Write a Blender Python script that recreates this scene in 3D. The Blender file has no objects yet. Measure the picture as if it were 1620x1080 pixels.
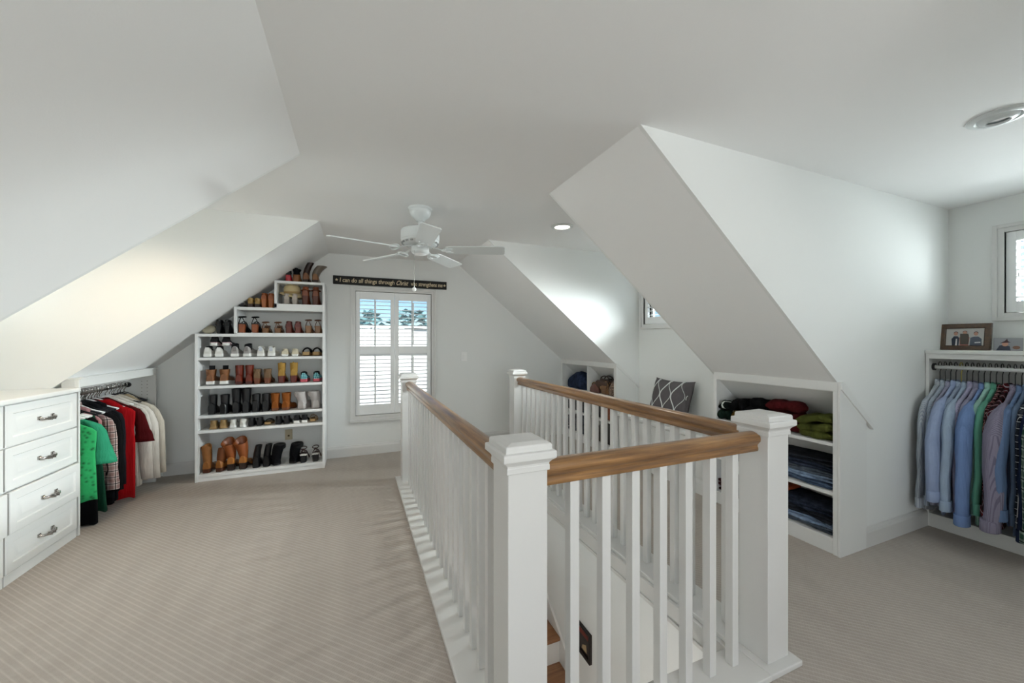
import bpy, math, random
from mathutils import Vector, Matrix
from math import sin, cos, pi, radians as RAD
random.seed(7)
SC = bpy.context.scene
COL = SC.collection

# ------------------------------------------------------------------ camera, world, sun, exposure
H = 1.35
cam_d = bpy.data.cameras.new('camera'); cam = bpy.data.objects.new('camera', cam_d); COL.objects.link(cam)
cam_d.sensor_fit = 'HORIZONTAL'; cam_d.sensor_width = 36.0; cam_d.lens = 36.0 * 599.0 / 1620.0
cam_d.clip_start = 0.02; cam_d.clip_end = 300
cam.location = (0, 0, H); cam.rotation_euler = (pi / 2, 0, -math.atan2(249, 599))
SC.camera = cam
SC.view_settings.view_transform = 'Standard'; SC.view_settings.look = 'None'
SC.view_settings.gamma = 1.0; SC.view_settings.use_curve_mapping = False
SC.view_settings.exposure = 0.73
SC.cycles.use_denoising = True
SC.cycles.max_bounces = 10; SC.cycles.diffuse_bounces = 7; SC.cycles.glossy_bounces = 3
SC.cycles.sample_clamp_indirect = 6.0

W = bpy.data.worlds.new('sky'); SC.world = W; W.use_nodes = True
nt = W.node_tree; nt.nodes.clear()
wo = nt.nodes.new('ShaderNodeOutputWorld'); bg = nt.nodes.new('ShaderNodeBackground'); sk = nt.nodes.new('ShaderNodeTexSky')
sk.sky_type = 'NISHITA'; sk.sun_disc = False; sk.sun_elevation = RAD(38); sk.sun_rotation = RAD(155); sk.air_density = .8; sk.dust_density = 0; sk.ozone_density = 5
bg.inputs[1].default_value = 0.10
nt.links.new(sk.outputs[0], bg.inputs[0]); nt.links.new(bg.outputs[0], wo.inputs[0])

def lamp(name, typ, loc, rot, energy, color=(1, 1, 1), size=1.0, size_y=None):
    d = bpy.data.lights.new(name, typ); o = bpy.data.objects.new(name, d); COL.objects.link(o)
    o.location = loc; o.rotation_euler = rot; d.energy = energy; d.color = color
    if typ == 'AREA':
        d.shape = 'RECTANGLE'; d.size = size; d.size_y = size_y or size
    return o
sun = lamp('sun', 'SUN', (0, 0, 20), (RAD(42), 0, RAD(25)), 6.5, (1, .96, .9)); sun.data.angle = RAD(.6)
# daylight standing just outside the windows of the attic (the two right dormers and the left dormer)
DAY = (.93, .97, 1.0)
lamp('daylight_near_dormer', 'AREA', (4.52, .72, 1.85), (0, RAD(80), 0), 50, DAY, .66, .84).data.spread = RAD(140)
lamp('daylight_far_dormer', 'AREA', (3.42, 2.92, 1.88), (0, RAD(64), 0), 120, DAY, .66, .62).data.spread = RAD(76)
lamp('daylight_left_dormer', 'AREA', (-2.95, 2.97, 1.75), (0, RAD(-90), 0), 30, (1, .985, .95), .7, .9)
lamp('fill_rear_gable', 'AREA', (.48, -2.9, 1.35), (RAD(140), 0, 0), 72, (.98, .985, 1), 2.2, 1.5)  # added fill behind the camera, tilted up to brighten the ceiling

lamp('stairwell_fill_light', 'POINT', (1.05, .75, -.75), (0, 0, 0), 7, (1, .96, .90), .12)  # unseen lamp added to lift the dark stairwell walls

# ------------------------------------------------------------------ materials
def lin(c):
    if isinstance(c, str):
        c = tuple(int(c[i:i + 2], 16) / 255 for i in (0, 2, 4))
        c = tuple(x / 12.92 if x <= .04045 else ((x + .055) / 1.055) ** 2.4 for x in c)
    return (c[0], c[1], c[2], 1)
_mats = {}
class N:
    def __init__(s, name):
        s.m = bpy.data.materials.new(name); s.m.use_nodes = True; s.t = s.m.node_tree
        s.b = s.t.nodes['Principled BSDF']
    def new(s, typ, **kw):
        n = s.t.nodes.new('ShaderNode' + typ)
        for k, v in kw.items(): setattr(n, k, v)
        return n
    def link(s, a, b): s.t.links.new(a, b)
    def val(s, x, sock):
        if hasattr(x, 'links'): s.link(x, sock)
        else: sock.default_value = x
    def math(s, op, a, b=0.0, c=0.0):
        n = s.new('Math', operation=op); s.val(a, n.inputs[0]); s.val(b, n.inputs[1]); s.val(c, n.inputs[2]); return n.outputs[0]
    def mix(s, f, a, b):
        n = s.new('Mix', data_type='RGBA'); s.val(f, n.inputs[0]); s.val(a, n.inputs[6]); s.val(b, n.inputs[7]); return n.outputs[2]
    def xyz(s, scale=None, rot=None):
        tc = s.new('TexCoord'); o = tc.outputs['Object']
        if scale or rot:
            mp = s.new('Mapping'); s.link(o, mp.inputs[0])
            if scale: mp.inputs['Scale'].default_value = scale
            if rot: mp.inputs['Rotation'].default_value = rot
            o = mp.outputs[0]
        return o
    def sep(s, v):
        n = s.new('SeparateXYZ'); s.link(v, n.inputs[0]); return n.outputs
    def noise(s, v, scale, detail=3, rough=.5):
        n = s.new('TexNoise'); s.link(v, n.inputs['Vector']); n.inputs['Scale'].default_value = scale
        n.inputs['Detail'].default_value = detail; n.inputs['Roughness'].default_value = rough; return n.outputs[0]
    def bump(s, h, strength, dist=.002):
        n = s.new('Bump'); s.link(h, n.inputs['Height']); n.inputs['Strength'].default_value = strength
        n.inputs['Distance'].default_value = dist; s.link(n.outputs[0], s.b.inputs['Normal'])
    def band(s, u, period, duty, off=0.0):     # 1 inside a stripe
        f = s.math('FRACT', s.math('ADD', s.math('DIVIDE', u, period), off + 100.0))
        return s.math('LESS_THAN', f, duty)

def mat(name, col, rough=.6, metal=0.0, bump=0.0, bscale=200, var=0.0, spec=.5, emit=0.0, coat=0.0, vscale=6):
    if name in _mats: return _mats[name]
    n = N(name); c = lin(col); b = n.b
    b.inputs['Base Color'].default_value = c; b.inputs['Roughness'].default_value = rough; b.inputs['Metallic'].default_value = metal
    b.inputs['Specular IOR Level'].default_value = spec
    if coat: b.inputs['Coat Weight'].default_value = coat
    if emit:
        b.inputs['Emission Color'].default_value = c; b.inputs['Emission Strength'].default_value = emit
    if var:
        v = n.xyz(); f = n.noise(v, vscale, 4)
        d = tuple(x * (1 - var) for x in c[:3]) + (1,); l = tuple(min(1, x * (1 + var * .6)) for x in c[:3]) + (1,)
        n.link(n.mix(f, d, l), b.inputs['Base Color'])
    if bump:
        n.bump(n.noise(n.xyz(), bscale, 2), bump)
    _mats[name] = n.m
    return n.m

WALL = mat('wall_paint', (.77, .78, .768), .85, bump=.10, bscale=160, spec=.2)
CEIL = mat('ceiling_paint', (.83, .83, .825), .9, bump=.10, bscale=160, spec=.15)
TRIM = mat('white_gloss_trim', (.65, .645, .63), .32)
CAB = mat('white_cabinet_paint', (.73, .735, .72), .38)
LAM = mat('white_laminate', (.77, .775, .77), .4)
SHUT = mat('white_shutter_paint', (.84, .85, .85), .35)
CHROME = mat('brushed_nickel', (.42, .40, .38), .2, 1.0)
BLACKM = mat('black_metal', (.02, .02, .022), .4)
WHITEP = mat('white_plastic', (.85, .85, .84), .3)
BEIGEP = mat('beige_plastic', 'b9ad92', .4)
FANW = mat('fan_white_enamel', (.66, .69, .69), .3)
WELLW = mat('stairwell_paint', (.80, .815, .81), .85, bump=.1, bscale=160, spec=.2)

def carpet():
    n = N('cut_and_loop_carpet'); v = n.xyz(None, (0, 0, RAD(-45)))
    s = n.sep(v)
    # rows run along the diagonal: smooth loop line, then a band of short tufts
    f = n.math('FRACT', n.math('ADD', n.math('DIVIDE', s[0], .0235), 100.0))
    d = n.math('ABSOLUTE', n.math('SUBTRACT', f, .5))
    line = n.math('SUBTRACT', 1.0, n.math('SMOOTH_MIN', 1.0, n.math('MULTIPLY', n.math('SUBTRACT', .5, d), 4.2), .1))
    g = n.math('FRACT', n.math('ADD', n.math('DIVIDE', s[1], .0105), n.math('MULTIPLY', n.math('FLOOR', n.math('DIVIDE', s[0], .0235)), .37)))
    dot = n.math('ABSOLUTE', n.math('SUBTRACT', g, .5))
    o = n.xyz()
    fine = n.noise(o, 300, 2, .6); mid = n.noise(o, 38, 3, .6); big = n.noise(o, 1.3, 4, .6); vac = n.noise(n.xyz((5.5, 1.0, 1), (0, 0, RAD(25))), 1.3, 2, .5)
    c = n.mix(line, lin((.395, .352, .312)), lin((.565, .518, .47)))
    c = n.mix(n.math('MULTIPLY', fine, .75), c, lin((.32, .28, .245)))
    c = n.mix(n.math('MULTIPLY', n.math('MULTIPLY', dot, n.math('SUBTRACT', 1.0, line)), .9), c, lin((.25, .218, .19)))
    c = n.mix(n.math('MULTIPLY', mid, .5), c, lin((.53, .485, .44)))
    c = n.mix(n.math('MULTIPLY', big, .32), c, lin((.57, .53, .49)))
    vr = n.new('MapRange'); n.link(vac, vr.inputs[0]); vr.inputs[1].default_value = .42; vr.inputs[2].default_value = .62; vr.inputs[3].default_value = 0; vr.inputs[4].default_value = .22
    c = n.mix(vr.outputs[0], c, lin((.34, .298, .27)))
    n.link(c, n.b.inputs['Base Color']); n.b.inputs['Roughness'].default_value = .95; n.b.inputs['Specular IOR Level'].default_value = .1
    h = n.math('ADD', n.math('MULTIPLY', line, .5), n.math('ADD', n.math('MULTIPLY', fine, .8), n.math('MULTIPLY', dot, -.5)))
    n.bump(h, .5, .003)
    return n.m
CARPET = carpet()

def wood(name, axis, c1, c2, rough=.35, sc=1.0):
    n = N(name); k = [26 * sc] * 3; k[axis] = 1.6 * sc
    v = n.xyz(tuple(k)); f = n.noise(v, 1.6, 6, .65)
    k2 = [120 * sc] * 3; k2[axis] = 4 * sc
    f2 = n.noise(n.xyz(tuple(k2)), 1.5, 3, .6)
    r = n.new('ValToRGB'); n.link(f, r.inputs[0]); r.color_ramp.elements[0].position = .34; r.color_ramp.elements[1].position = .66
    r.color_ramp.elements[0].color = lin(c1); r.color_ramp.elements[1].color = lin(c2)
    c = n.mix(n.math('MULTIPLY', f2, .75), r.outputs[0], lin(tuple(x * .7 for x in c1)))
    n.link(c, n.b.inputs['Base Color']); n.b.inputs['Roughness'].default_value = rough
    n.b.inputs['Coat Weight'].default_value = .55; n.b.inputs['Coat Roughness'].default_value = .16
    n.bump(f2, .12, .001)
    return n.m
OAK = [wood('oak_handrail_' + 'xyz'[a], a, (.14, .062, .02), (.50, .26, .09)) for a in range(3)]
TREAD = wood('oak_tread', 0, (.22, .085, .03), (.42, .19, .07))
FRAMEW = wood('brown_frame_wood', 1, (.055, .026, .011), (.13, .062, .026), .5)

def folds(n):                                             # soft hanging creases on top of the weave
    a = n.noise(n.xyz((34, 34, 5)), 1.0, 3, .55); b = n.noise(n.xyz(), 420, 2)
    n.bump(n.math('ADD', n.math('MULTIPLY', a, 1.0), n.math('MULTIPLY', b, .035)), .55, .018)
def fabric(name, col, rough=.9, var=.18, bump=.25):
    if name in _mats: return _mats[name]
    n = N(name); c = lin(col); f = n.noise(n.xyz(), 9, 4)
    n.link(n.mix(f, tuple(x * (1 - var) for x in c[:3]) + (1,), tuple(min(1, x * (1 + var * .6)) for x in c[:3]) + (1,)), n.b.inputs['Base Color'])
    n.b.inputs['Roughness'].default_value = rough; n.b.inputs['Specular IOR Level'].default_value = .15
    folds(n); _mats[name] = n.m; return n.m
def striped(name, a, b, period=.012, duty=.4):
    if name in _mats: return _mats[name]
    n = N(name); s = n.sep(n.xyz()); u = n.math('ADD', s[0], n.math('MULTIPLY', s[1], 1.0))
    n.link(n.mix(n.band(u, period, duty), lin(a), lin(b)), n.b.inputs['Base Color'])
    n.b.inputs['Roughness'].default_value = .9; n.b.inputs['Specular IOR Level'].default_value = .15
    folds(n); _mats[name] = n.m; return n.m
def plaid(name, a, b, line, period=.06, slant=0.0):
    if name in _mats: return _mats[name]
    n = N(name); s = n.sep(n.xyz())
    u0 = n.math('ADD', s[0], s[1]); w0 = s[2]
    u = n.math('ADD', u0, n.math('MULTIPLY', w0, slant)); w = n.math('SUBTRACT', w0, n.math('MULTIPLY', u0, slant))
    bu = n.band(u, period, .5); bw = n.band(w, period, .5)
    c = n.mix(n.math('MULTIPLY', n.math('ADD', bu, bw), .5), lin(a), lin(b))
    l = n.math('MAXIMUM', n.band(u, period, .1, .3), n.band(w, period, .1, .3))
    n.link(n.mix(l, c, lin(line)), n.b.inputs['Base Color'])
    n.b.inputs['Roughness'].default_value = .9; n.b.inputs['Specular IOR Level'].default_value = .15
    folds(n); _mats[name] = n.m; return n.m
def leather(name, col, rough=.42, var=.25):
    return mat(name, col, rough, bump=.15, bscale=260, var=var, vscale=22)
def suede(name, col): return mat(name, col, .95, bump=.3, bscale=500, var=.3, spec=.1, vscale=25)

def glass():
    n = N('window_glass'); t = n.t; out = t.nodes['Material Output']
    g = n.new('BsdfGlossy'); g.inputs['Roughness'].default_value = .02
    tr = n.new('BsdfTransparent'); tr.inputs[0].default_value = (.95, .98, .97, 1)
    mx = n.new('MixShader'); mx.inputs[0].default_value = .06
    n.link(tr.outputs[0], mx.inputs[1]); n.link(g.outputs[0], mx.inputs[2]); n.link(mx.outputs[0], out.inputs[0])
    return n.m
GLASS = glass()

# ------------------------------------------------------------------ mesh building
class M:
    def __init__(s): s.v = []; s.f = []; s.k = []
    def add(s, v, f, k=0):
        b = len(s.v); s.v += [tuple(p) for p in v]; s.f += [tuple(b + i for i in q) for q in f]; s.k += [k] * len(f); return s
    def box(s, x0, x1, y0, y1, z0, z1, k=0):
        v = [(x, y, z) for x in (x0, x1) for y in (y0, y1) for z in (z0, z1)]
        return s.add(v, [(0, 1, 3, 2), (4, 6, 7, 5), (0, 4, 5, 1), (2, 3, 7, 6), (0, 2, 6, 4), (1, 5, 7, 3)], k)
    def cbox(s, c, d, k=0, rot=None):
        a, b, e = d[0] / 2, d[1] / 2, d[2] / 2
        v = [Vector((x, y, z)) for x in (-a, a) for y in (-b, b) for z in (-e, e)]
        if rot is not None: v = [rot @ p for p in v]
        v = [p + Vector(c) for p in v]
        return s.add(v, [(0, 1, 3, 2), (4, 6, 7, 5), (0, 4, 5, 1), (2, 3, 7, 6), (0, 2, 6, 4), (1, 5, 7, 3)], k)
    def loft(s, rings, cap0=True, cap1=True, closed=True, k=0):
        n = len(rings[0]); v = [p for r in rings for p in r]; f = []
        for i in range(len(rings) - 1):
            for j in range(n if closed else n - 1):
                a, b = i * n + j, i * n + (j + 1) % n
                f.append((a, b, b + n, a + n))
        if cap0: f.append(tuple(range(n))[::-1])
        if cap1: f.append(tuple((len(rings) - 1) * n + j for j in range(n)))
        return s.add(v, f, k)
    def tube(s, pts, r, n=8, k=0, flat=1.0, cap=True, closed=False):
        P = [Vector(p) for p in pts]; R = r if isinstance(r, (list, tuple)) else [r] * len(P)
        rings = []; up = None
        for i, p in enumerate(P):
            if closed: t = P[(i + 1) % len(P)] - P[i - 1]
            else: t = P[min(i + 1, len(P) - 1)] - P[max(i - 1, 0)]
            t.normalize()
            if up is None:
                up = Vector((0, 0, 1)) if abs(t.z) < .9 else Vector((1, 0, 0))
            a = t.cross(up); a.normalize(); up2 = a.cross(t); up2.normalize(); up = up2
            rings.append([p + a * (R[i] * cos(2 * pi * j / n)) + up2 * (R[i] * flat * sin(2 * pi * j / n)) for j in range(n)])
        if closed: rings.append(rings[0]); return s.loft(rings, False, False, True, k)
        return s.loft(rings, cap, cap, True, k)
    def lathe(s, prof, n=24, c=(0, 0, 0), k=0, cap=True):
        rings = [[(c[0] + r * cos(2 * pi * j / n), c[1] + r * sin(2 * pi * j / n), c[2] + z) for j in range(n)] for r, z in prof]
        return s.loft(rings, cap, cap, True, k)
    def prism(s, poly, fn0, fn1, k=0):
        return s.loft([[fn0(*p) for p in poly], [fn1(*p) for p in poly]], True, True, True, k)
    def move(s, d=(0, 0, 0), rot=None, scale=None):
        o = []
        for p in s.v:
            q = Vector(p)
            if scale: q = Vector((q.x * scale[0], q.y * scale[1], q.z * scale[2]))
            if rot is not None: q = rot @ q
            o.append(tuple(q + Vector(d)))
        s.v = o; return s
    def mesh(s, name, mats, smooth=False, fix=True):
        me = bpy.data.meshes.new(name); me.from_pydata(s.v, [], s.f)
        for m in (mats if isinstance(mats, (list, tuple)) else [mats]): me.materials.append(m)
        for p, k in zip(me.polygons, s.k): p.material_index = k; p.use_smooth = smooth
        if fix:
            import bmesh
            b = bmesh.new(); b.from_mesh(me); bmesh.ops.recalc_face_normals(b, faces=b.faces[:]); b.to_mesh(me); b.free()
        me.update(); return me
    def build(s, name, mats, parent=None, smooth=False, bevel=0, world=True, sub=0, ang=None, fix=True):
        """geometry given in world coordinates unless world=False (then in the parent's own frame)"""
        if parent is not None and world:
            l = Vector((0, 0, 0)); p = parent
            while p is not None: l += p.location; p = p.parent
            s.v = [tuple(Vector(q) - l) for q in s.v]
        me = s.mesh(name, mats, smooth or ang is not None, fix)
        o = bpy.data.objects.new(name, me); COL.objects.link(o)
        if parent is not None: o.parent = parent
        if bevel:
            b = o.modifiers.new('bevel', 'BEVEL'); b.width = bevel; b.segments = 2; b.limit_method = 'ANGLE'; b.angle_limit = RAD(40)
        if sub:
            b = o.modifiers.new('subdiv', 'SUBSURF'); b.levels = sub; b.render_levels = sub
        if ang is not None:
            me.set_sharp_from_angle(angle=RAD(ang))
        return o

def tag(o, label=None, cat=None, group=None, kind=None):
    if label: o['label'] = label
    if cat: o['category'] = cat
    if group: o['group'] = group
    if kind: o['kind'] = kind
    return o
def thing(name, label, cat, loc=(0, 0, 0), rz=0, group=None, kind=None):
    o = bpy.data.objects.new(name, None); COL.objects.link(o); o.empty_display_size = .1
    o.location = loc; o.rotation_euler = (0, 0, rz)
    return tag(o, label, cat, group, kind)
def struct(name, m, mats, **kw):
    return tag(m.build(name, mats, **kw), kind='structure')
def copy_tree(o, parent=None):
    c = o.copy(); COL.objects.link(c)
    if parent is not None: c.parent = parent
    for ch in list(o.children): copy_tree(ch, c)
    return c
def lerp(a, b, t): return a + (b - a) * t
def interp(tab, t):
    for (a, b), (c, d) in zip(tab, tab[1:]):
        if t <= c: return lerp(b, d, (t - a) / (c - a) if c > a else 0)
    return tab[-1][1]

# ------------------------------------------------------------------ the room
HC = 2.37; SL = .82; XL, XR = -.275, 1.24                # flat ceiling height, roof pitch, its two edges
YE = 4.85; YB = -2.5
def zl(x): return HC - (XL - x) * SL                       # left roof slope
def zr(x): return HC - (x - XR) * SL                       # right roof slope
LN, LF = 2.36, 3.585                                       # left dormer cheeks
RN0, RN1 = .03, 1.41                                       # near right dormer cheeks
RF0, RF1 = 2.32, 3.60                                      # far right dormer cheeks
XW1, XW2, XWL = 4.24, 3.14, -2.62                          # dormer back walls
WX0, WX1, WY0, WY1 = .56, 1.53, 1.16, 3.88                 # stair opening

fl = M(); t = .24
fl.box(-2.9, WX0 - .1, YB, YE, -t, 0); fl.box(WX1 + .1, 4.5, YB, YE, -t, 0); fl.box(WX0 - .1, WX1 + .1, YB, WY0 - .02, -t, 0); fl.box(WX0 - .1, WX1 + .1, WY1 + .02, YE, -t, 0)
struct('floor', fl, CARPET)
c = M(); c.box(XL, XR, YB, YE, HC, HC + .1)
c.box(XWL - .2, XL, LN, LF, HC, HC + .1); c.box(XR, XW1 + .2, RN0, RN1, HC, HC + .1); c.box(XR, XW2 + .2, RF0, RF1, HC, HC + .1)
struct('ceiling', c, CEIL)
def slope_l(y0, y1, xb=-2.5):
    return M().prism([(XL, HC), (xb, zl(xb)), (xb, zl(xb) + .1), (XL, HC + .1)], lambda x, z: (x, y0, z), lambda x, z: (x, y1, z))
def slope_r(y0, y1, xb=3.5):
    return M().prism([(XR, HC), (xb, zr(xb)), (xb, zr(xb) + .1), (XR, HC + .1)], lambda x, z: (x, y0, z), lambda x, z: (x, y1, z))
for y0, y1 in ((YB, LN - .02), (LF + .02, YE)): struct('ceiling_slope_left', slope_l(y0, y1), CEIL)
for y0, y1 in ((YB, RN0 - .02), (RN1 + .02, RF0 - .02), (RF1 + .02, YE)): struct('ceiling_slope_right', slope_r(y0, y1), CEIL)
# dormer cheeks
def cheek(name, poly, y, s):
    return struct(name, M().prism(poly, lambda x, z: (x, y, z), lambda x, z: (x, y + s * .02, z)), WALL)
cheek('wall_left_dormer_far', [(XL, HC), (XWL, HC), (XWL, .9), (-2.067, .9)], LF, 1)
cheek('wall_left_dormer_near', [(XL, HC), (XWL, HC), (XWL, .9), (-2.067, .9)], LN, -1)
pn = [(XR, HC), (XW1 + .02, HC), (XW1 + .02, 0), (2.86, 0), (2.86, zr(2.86))]
cheek('wall_right_dormer_far', pn, RN1, 1); cheek('wall_right_dormer_near', pn, RN0, -1)
pf = [(XR, HC), (XW2 + .02, HC), (XW2 + .02, 0), (2.86, 0), (2.86, zr(2.86))]
cheek('wall_far_dormer_far', pf, RF1, 1); cheek('wall_far_dormer_near', pf, RF0, -1)
def wall_hole(axis, p0, p1, a0, a1, z0, z1, h):            # wall slab with one hole h = (a0,a1,z0,z1)
    m = M()
    for (b0, b1, c0, c1) in ((a0, h[0], z0, z1), (h[1], a1, z0, z1), (h[0], h[1], z0, h[2]), (h[0], h[1], h[3], z1)):
        if b1 - b0 < 1e-4: continue
        if axis == 'x': m.box(b0, b1, p0, p1, c0, c1)
        else: m.box(p0, p1, b0, b1, c0, c1)
    return m
HW1 = (.01, .90, .47, 1.95); HW2 = (.30, 1.13, 1.55, 2.12); HW3 = (2.46, 3.50, 1.55, 2.12)
struct('wall_end', wall_hole('x', YE, YE + .14, -2.7, 3.6, 0, HC + .1, HW1), WALL)
struct('wall_right_near', wall_hole('y', XW1, XW1 + .14, RN0 - .02, RN1 + .02, 0, HC + .1, HW2), WALL)
struct('wall_right_far', wall_hole('y', XW2, XW2 + .14, RF0 - .02, RF1 + .02, 0, HC + .1, HW3), WALL)
struct('wall_left_dormer', wall_hole('y', XWL - .14, XWL, LN - .02, LF + .02, 0, HC + .1, (2.5, 3.45, 1.4, 2.1)), WALL)
struct('wall_back', wall_hole('x', YB - .12, YB, -2.9, 4.5, -.2, HC + .1, (-.55, 1.5, .65, 2.05)), WALL)
kn = M(); kn.box(-2.55, -2.45, LF, YE, 0, 1.0); kn.box(-2.0, -1.9, YB, LN, 0, 1.2)
struct('wall_knee_left', kn, WALL)
kn = M(); kn.box(3.14, 3.2, RN1 + .02, RF0 - .02, 0, .95); kn.box(3.14, 3.2, RF1 + .02, YE, 0, .95); kn.box(2.9, 3.0, YB, RN0 - .02, 0, 1.1)
struct('wall_knee_right', kn, WALL)

def base_profile(m, axis, a0, a1, p, s):                   # skirting with a stepped moulded top; s = direction into the room
    prof = [(0, 0), (.016, 0), (.016, .095), (.012, .108), (.009, .112), (.005, .125), (0, .128)]
    if axis == 'x': m.prism(prof, lambda d, z: (a0, p + s * d, z), lambda d, z: (a1, p + s * d, z))
    else: m.prism(prof, lambda d, z: (p + s * d, a0, z), lambda d, z: (p + s * d, a1, z))
    return m
struct('baseboard_end', base_profile(M(), 'x', -1.77, 2.80, YE, -1), TRIM)
struct('baseboard_right', base_profile(M(), 'x', 3.083, 3.90, RN1, -1), TRIM)
# ------------------------------------------------------------------ stair opening, stairs below
well = M(); zb = -2.75
well.box(WX0 - .0999, WX0, WY0 - .02, WY1 + .02, -.3, -.0005); well.box(WX0 - .0999, WX0, (.2), WY1 + .1, zb, -.3); struct('wall_stair_left', well, WELLW)
struct('wall_stair_right', M().box(WX1, WX1 + .0999, WY0 - .02, WY1 + .02, -.3, -.0005).box(WX1, WX1 + .0999, (.2), WY1 + .1, zb, -.3), WELLW)
struct('wall_stair_near', M().box(WX0, WX1, .1, .2, zb, -.2), WELLW)
struct('floor_lower', M().box(WX0 - .1, WX1 + .1, -.6, WY1, zb - .05, zb), TREAD)
tr = M(); tr.box(WX1 - .018, WX1 + .002, WY0, WY1, -.085, .0); tr.box(WX1 - .026, WX1, WY0, WY1, -.105, -.085); struct('trim_1', tr, TRIM, bevel=.003)
tr = M(); tr.box(WX0 - .002, WX0 + .018, WY0, WY1, -.085, .0); tr.box(WX0, WX0 + .026, WY0, WY1, -.105, -.085); struct('trim_2', tr, TRIM, bevel=.003)
tr = M(); tr.box(WX0, WX1, WY0 - .019, WY0 + .018, -.245, .0); struct('trim_3', tr, TRIM, bevel=.003)
st = thing('staircase', 'wooden stair treads with white risers going down inside the railed opening', 'stairs', (1.045, WY1, 0))
NS = 13; RUN = .245; RISE = 2.7 / 13.5
for i in range(1, NS):
    z = -i * RISE; y = WY1 - (i - 1) * RUN
    M().box(WX0 + .02, WX1 - .02, y - RUN - .025, y, z - .03, z).build('tread', TREAD, st, bevel=.006)
    M().box(WX0 + .02, WX1 - .02, y - .012, y, z, z + RISE - .03).build('riser', TRIM, st)
for x0 in (WX0 + .001, WX1 - .021):
    sk_ = [(WY1, -.05), (WY1, -.38), (WY1 - NS * RUN, -NS * RISE - .25), (WY1 - NS * RUN, -NS * RISE + .14)]
    M().prism(sk_, lambda y, z: (x0, y, z), lambda y, z: (x0 + .02, y, z)).build('skirt_board', TRIM, st, bevel=.003)

# railing
PS = .13
rail = thing('stair_railing', 'white balustrade with oak handrails and square newel posts around the stair opening', 'railing', (1.05, 2.4, 0))
for nm, b in (('left', (.368, WX0, .99, WY1)), ('right', (WX1, 1.722, .99, WY1)), ('near', (WX0, WX1, .99, WY0))):
    M().box(b[0], b[1], b[2], b[3], .001, .024).build('base_board', TRIM, rail, bevel=.004)
def sq(m, cx, cy, prof):
    m.loft([[(cx - w, cy - w, z), (cx + w, cy - w, z), (cx + w, cy + w, z), (cx - w, cy + w, z)] for w, z in prof]); return m
PX0, PX1, PY0, PY1 = .481, 1.630, 1.095, 3.775
for px, py in ((PX0, PY0), (PX1, PY0), (PX0, PY1), (PX1, PY1)):
    p = M().box(px - PS / 2, px + PS / 2, py - PS / 2, py + PS / 2, .024, .985).build('newel_post', TRIM, rail, bevel=.003)
    cp = M(); sq(cp, px, py, [(.0695, .958), (.0705, .960), (.0705, .974), (.0695, .977), (.070, .982), (.076, .990), (.084, .996), (.0865, .999), (.0865, 1.016), (.085, 1.020), (.076, 1.022), (.0755, 1.036), (.073, 1.041), (.05, 1.047)])
    cp.build('post_cap', TRIM, p, bevel=.0015)
RP = []
half = [(.0, 0), (.022, 0), (.024, .004), (.024, .014), (.021, .020), (.0215, .026), (.027, .034), (.0335, .042), (.035, .050), (.034, .060), (.029, .069), (.020, .0755), (.009, .079), (0, .080)]
RP = half + [(-x, z) for x, z in half[1:-1]][::-1]
RZ = .890
def handrail(axis, a0, a1, p):
    m = M()
    if axis == 'x': m.prism(RP, lambda d, z: (a0, p + d, RZ + z), lambda d, z: (a1, p + d, RZ + z))
    else: m.prism(RP, lambda d, z: (p + d, a0, RZ + z), lambda d, z: (p + d, a1, RZ + z))
    return m.build('handrail', OAK[0 if axis == 'x' else 1], rail, ang=40)
h = PS / 2
handrail('x', PX0 + h, PX1 - h, PY0); handrail('y', PY0 + h, PY1 - h, PX0); handrail('y', PY0 + h, PY1 - h, PX1)
bal = None; BW = .0175
def baluster(x, y):
    global bal
    if bal is None:
        bal = M().box(-BW, BW, -BW, BW, 0, RZ - .024).build('baluster', TRIM, rail, world=False, bevel=.002); o = bal
    else:
        o = bal.copy(); COL.objects.link(o)
    o.location = (x - rail.location.x, y - rail.location.y, .024)
for i in range(7): baluster(lerp(PX0 + h, PX1 - h, (i + 1) / 8), PY0)
for X in (PX0, PX1):
    for i in range(23): baluster(X, lerp(PY0 + h, PY1 - h, (i + 1) / 24))

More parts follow.
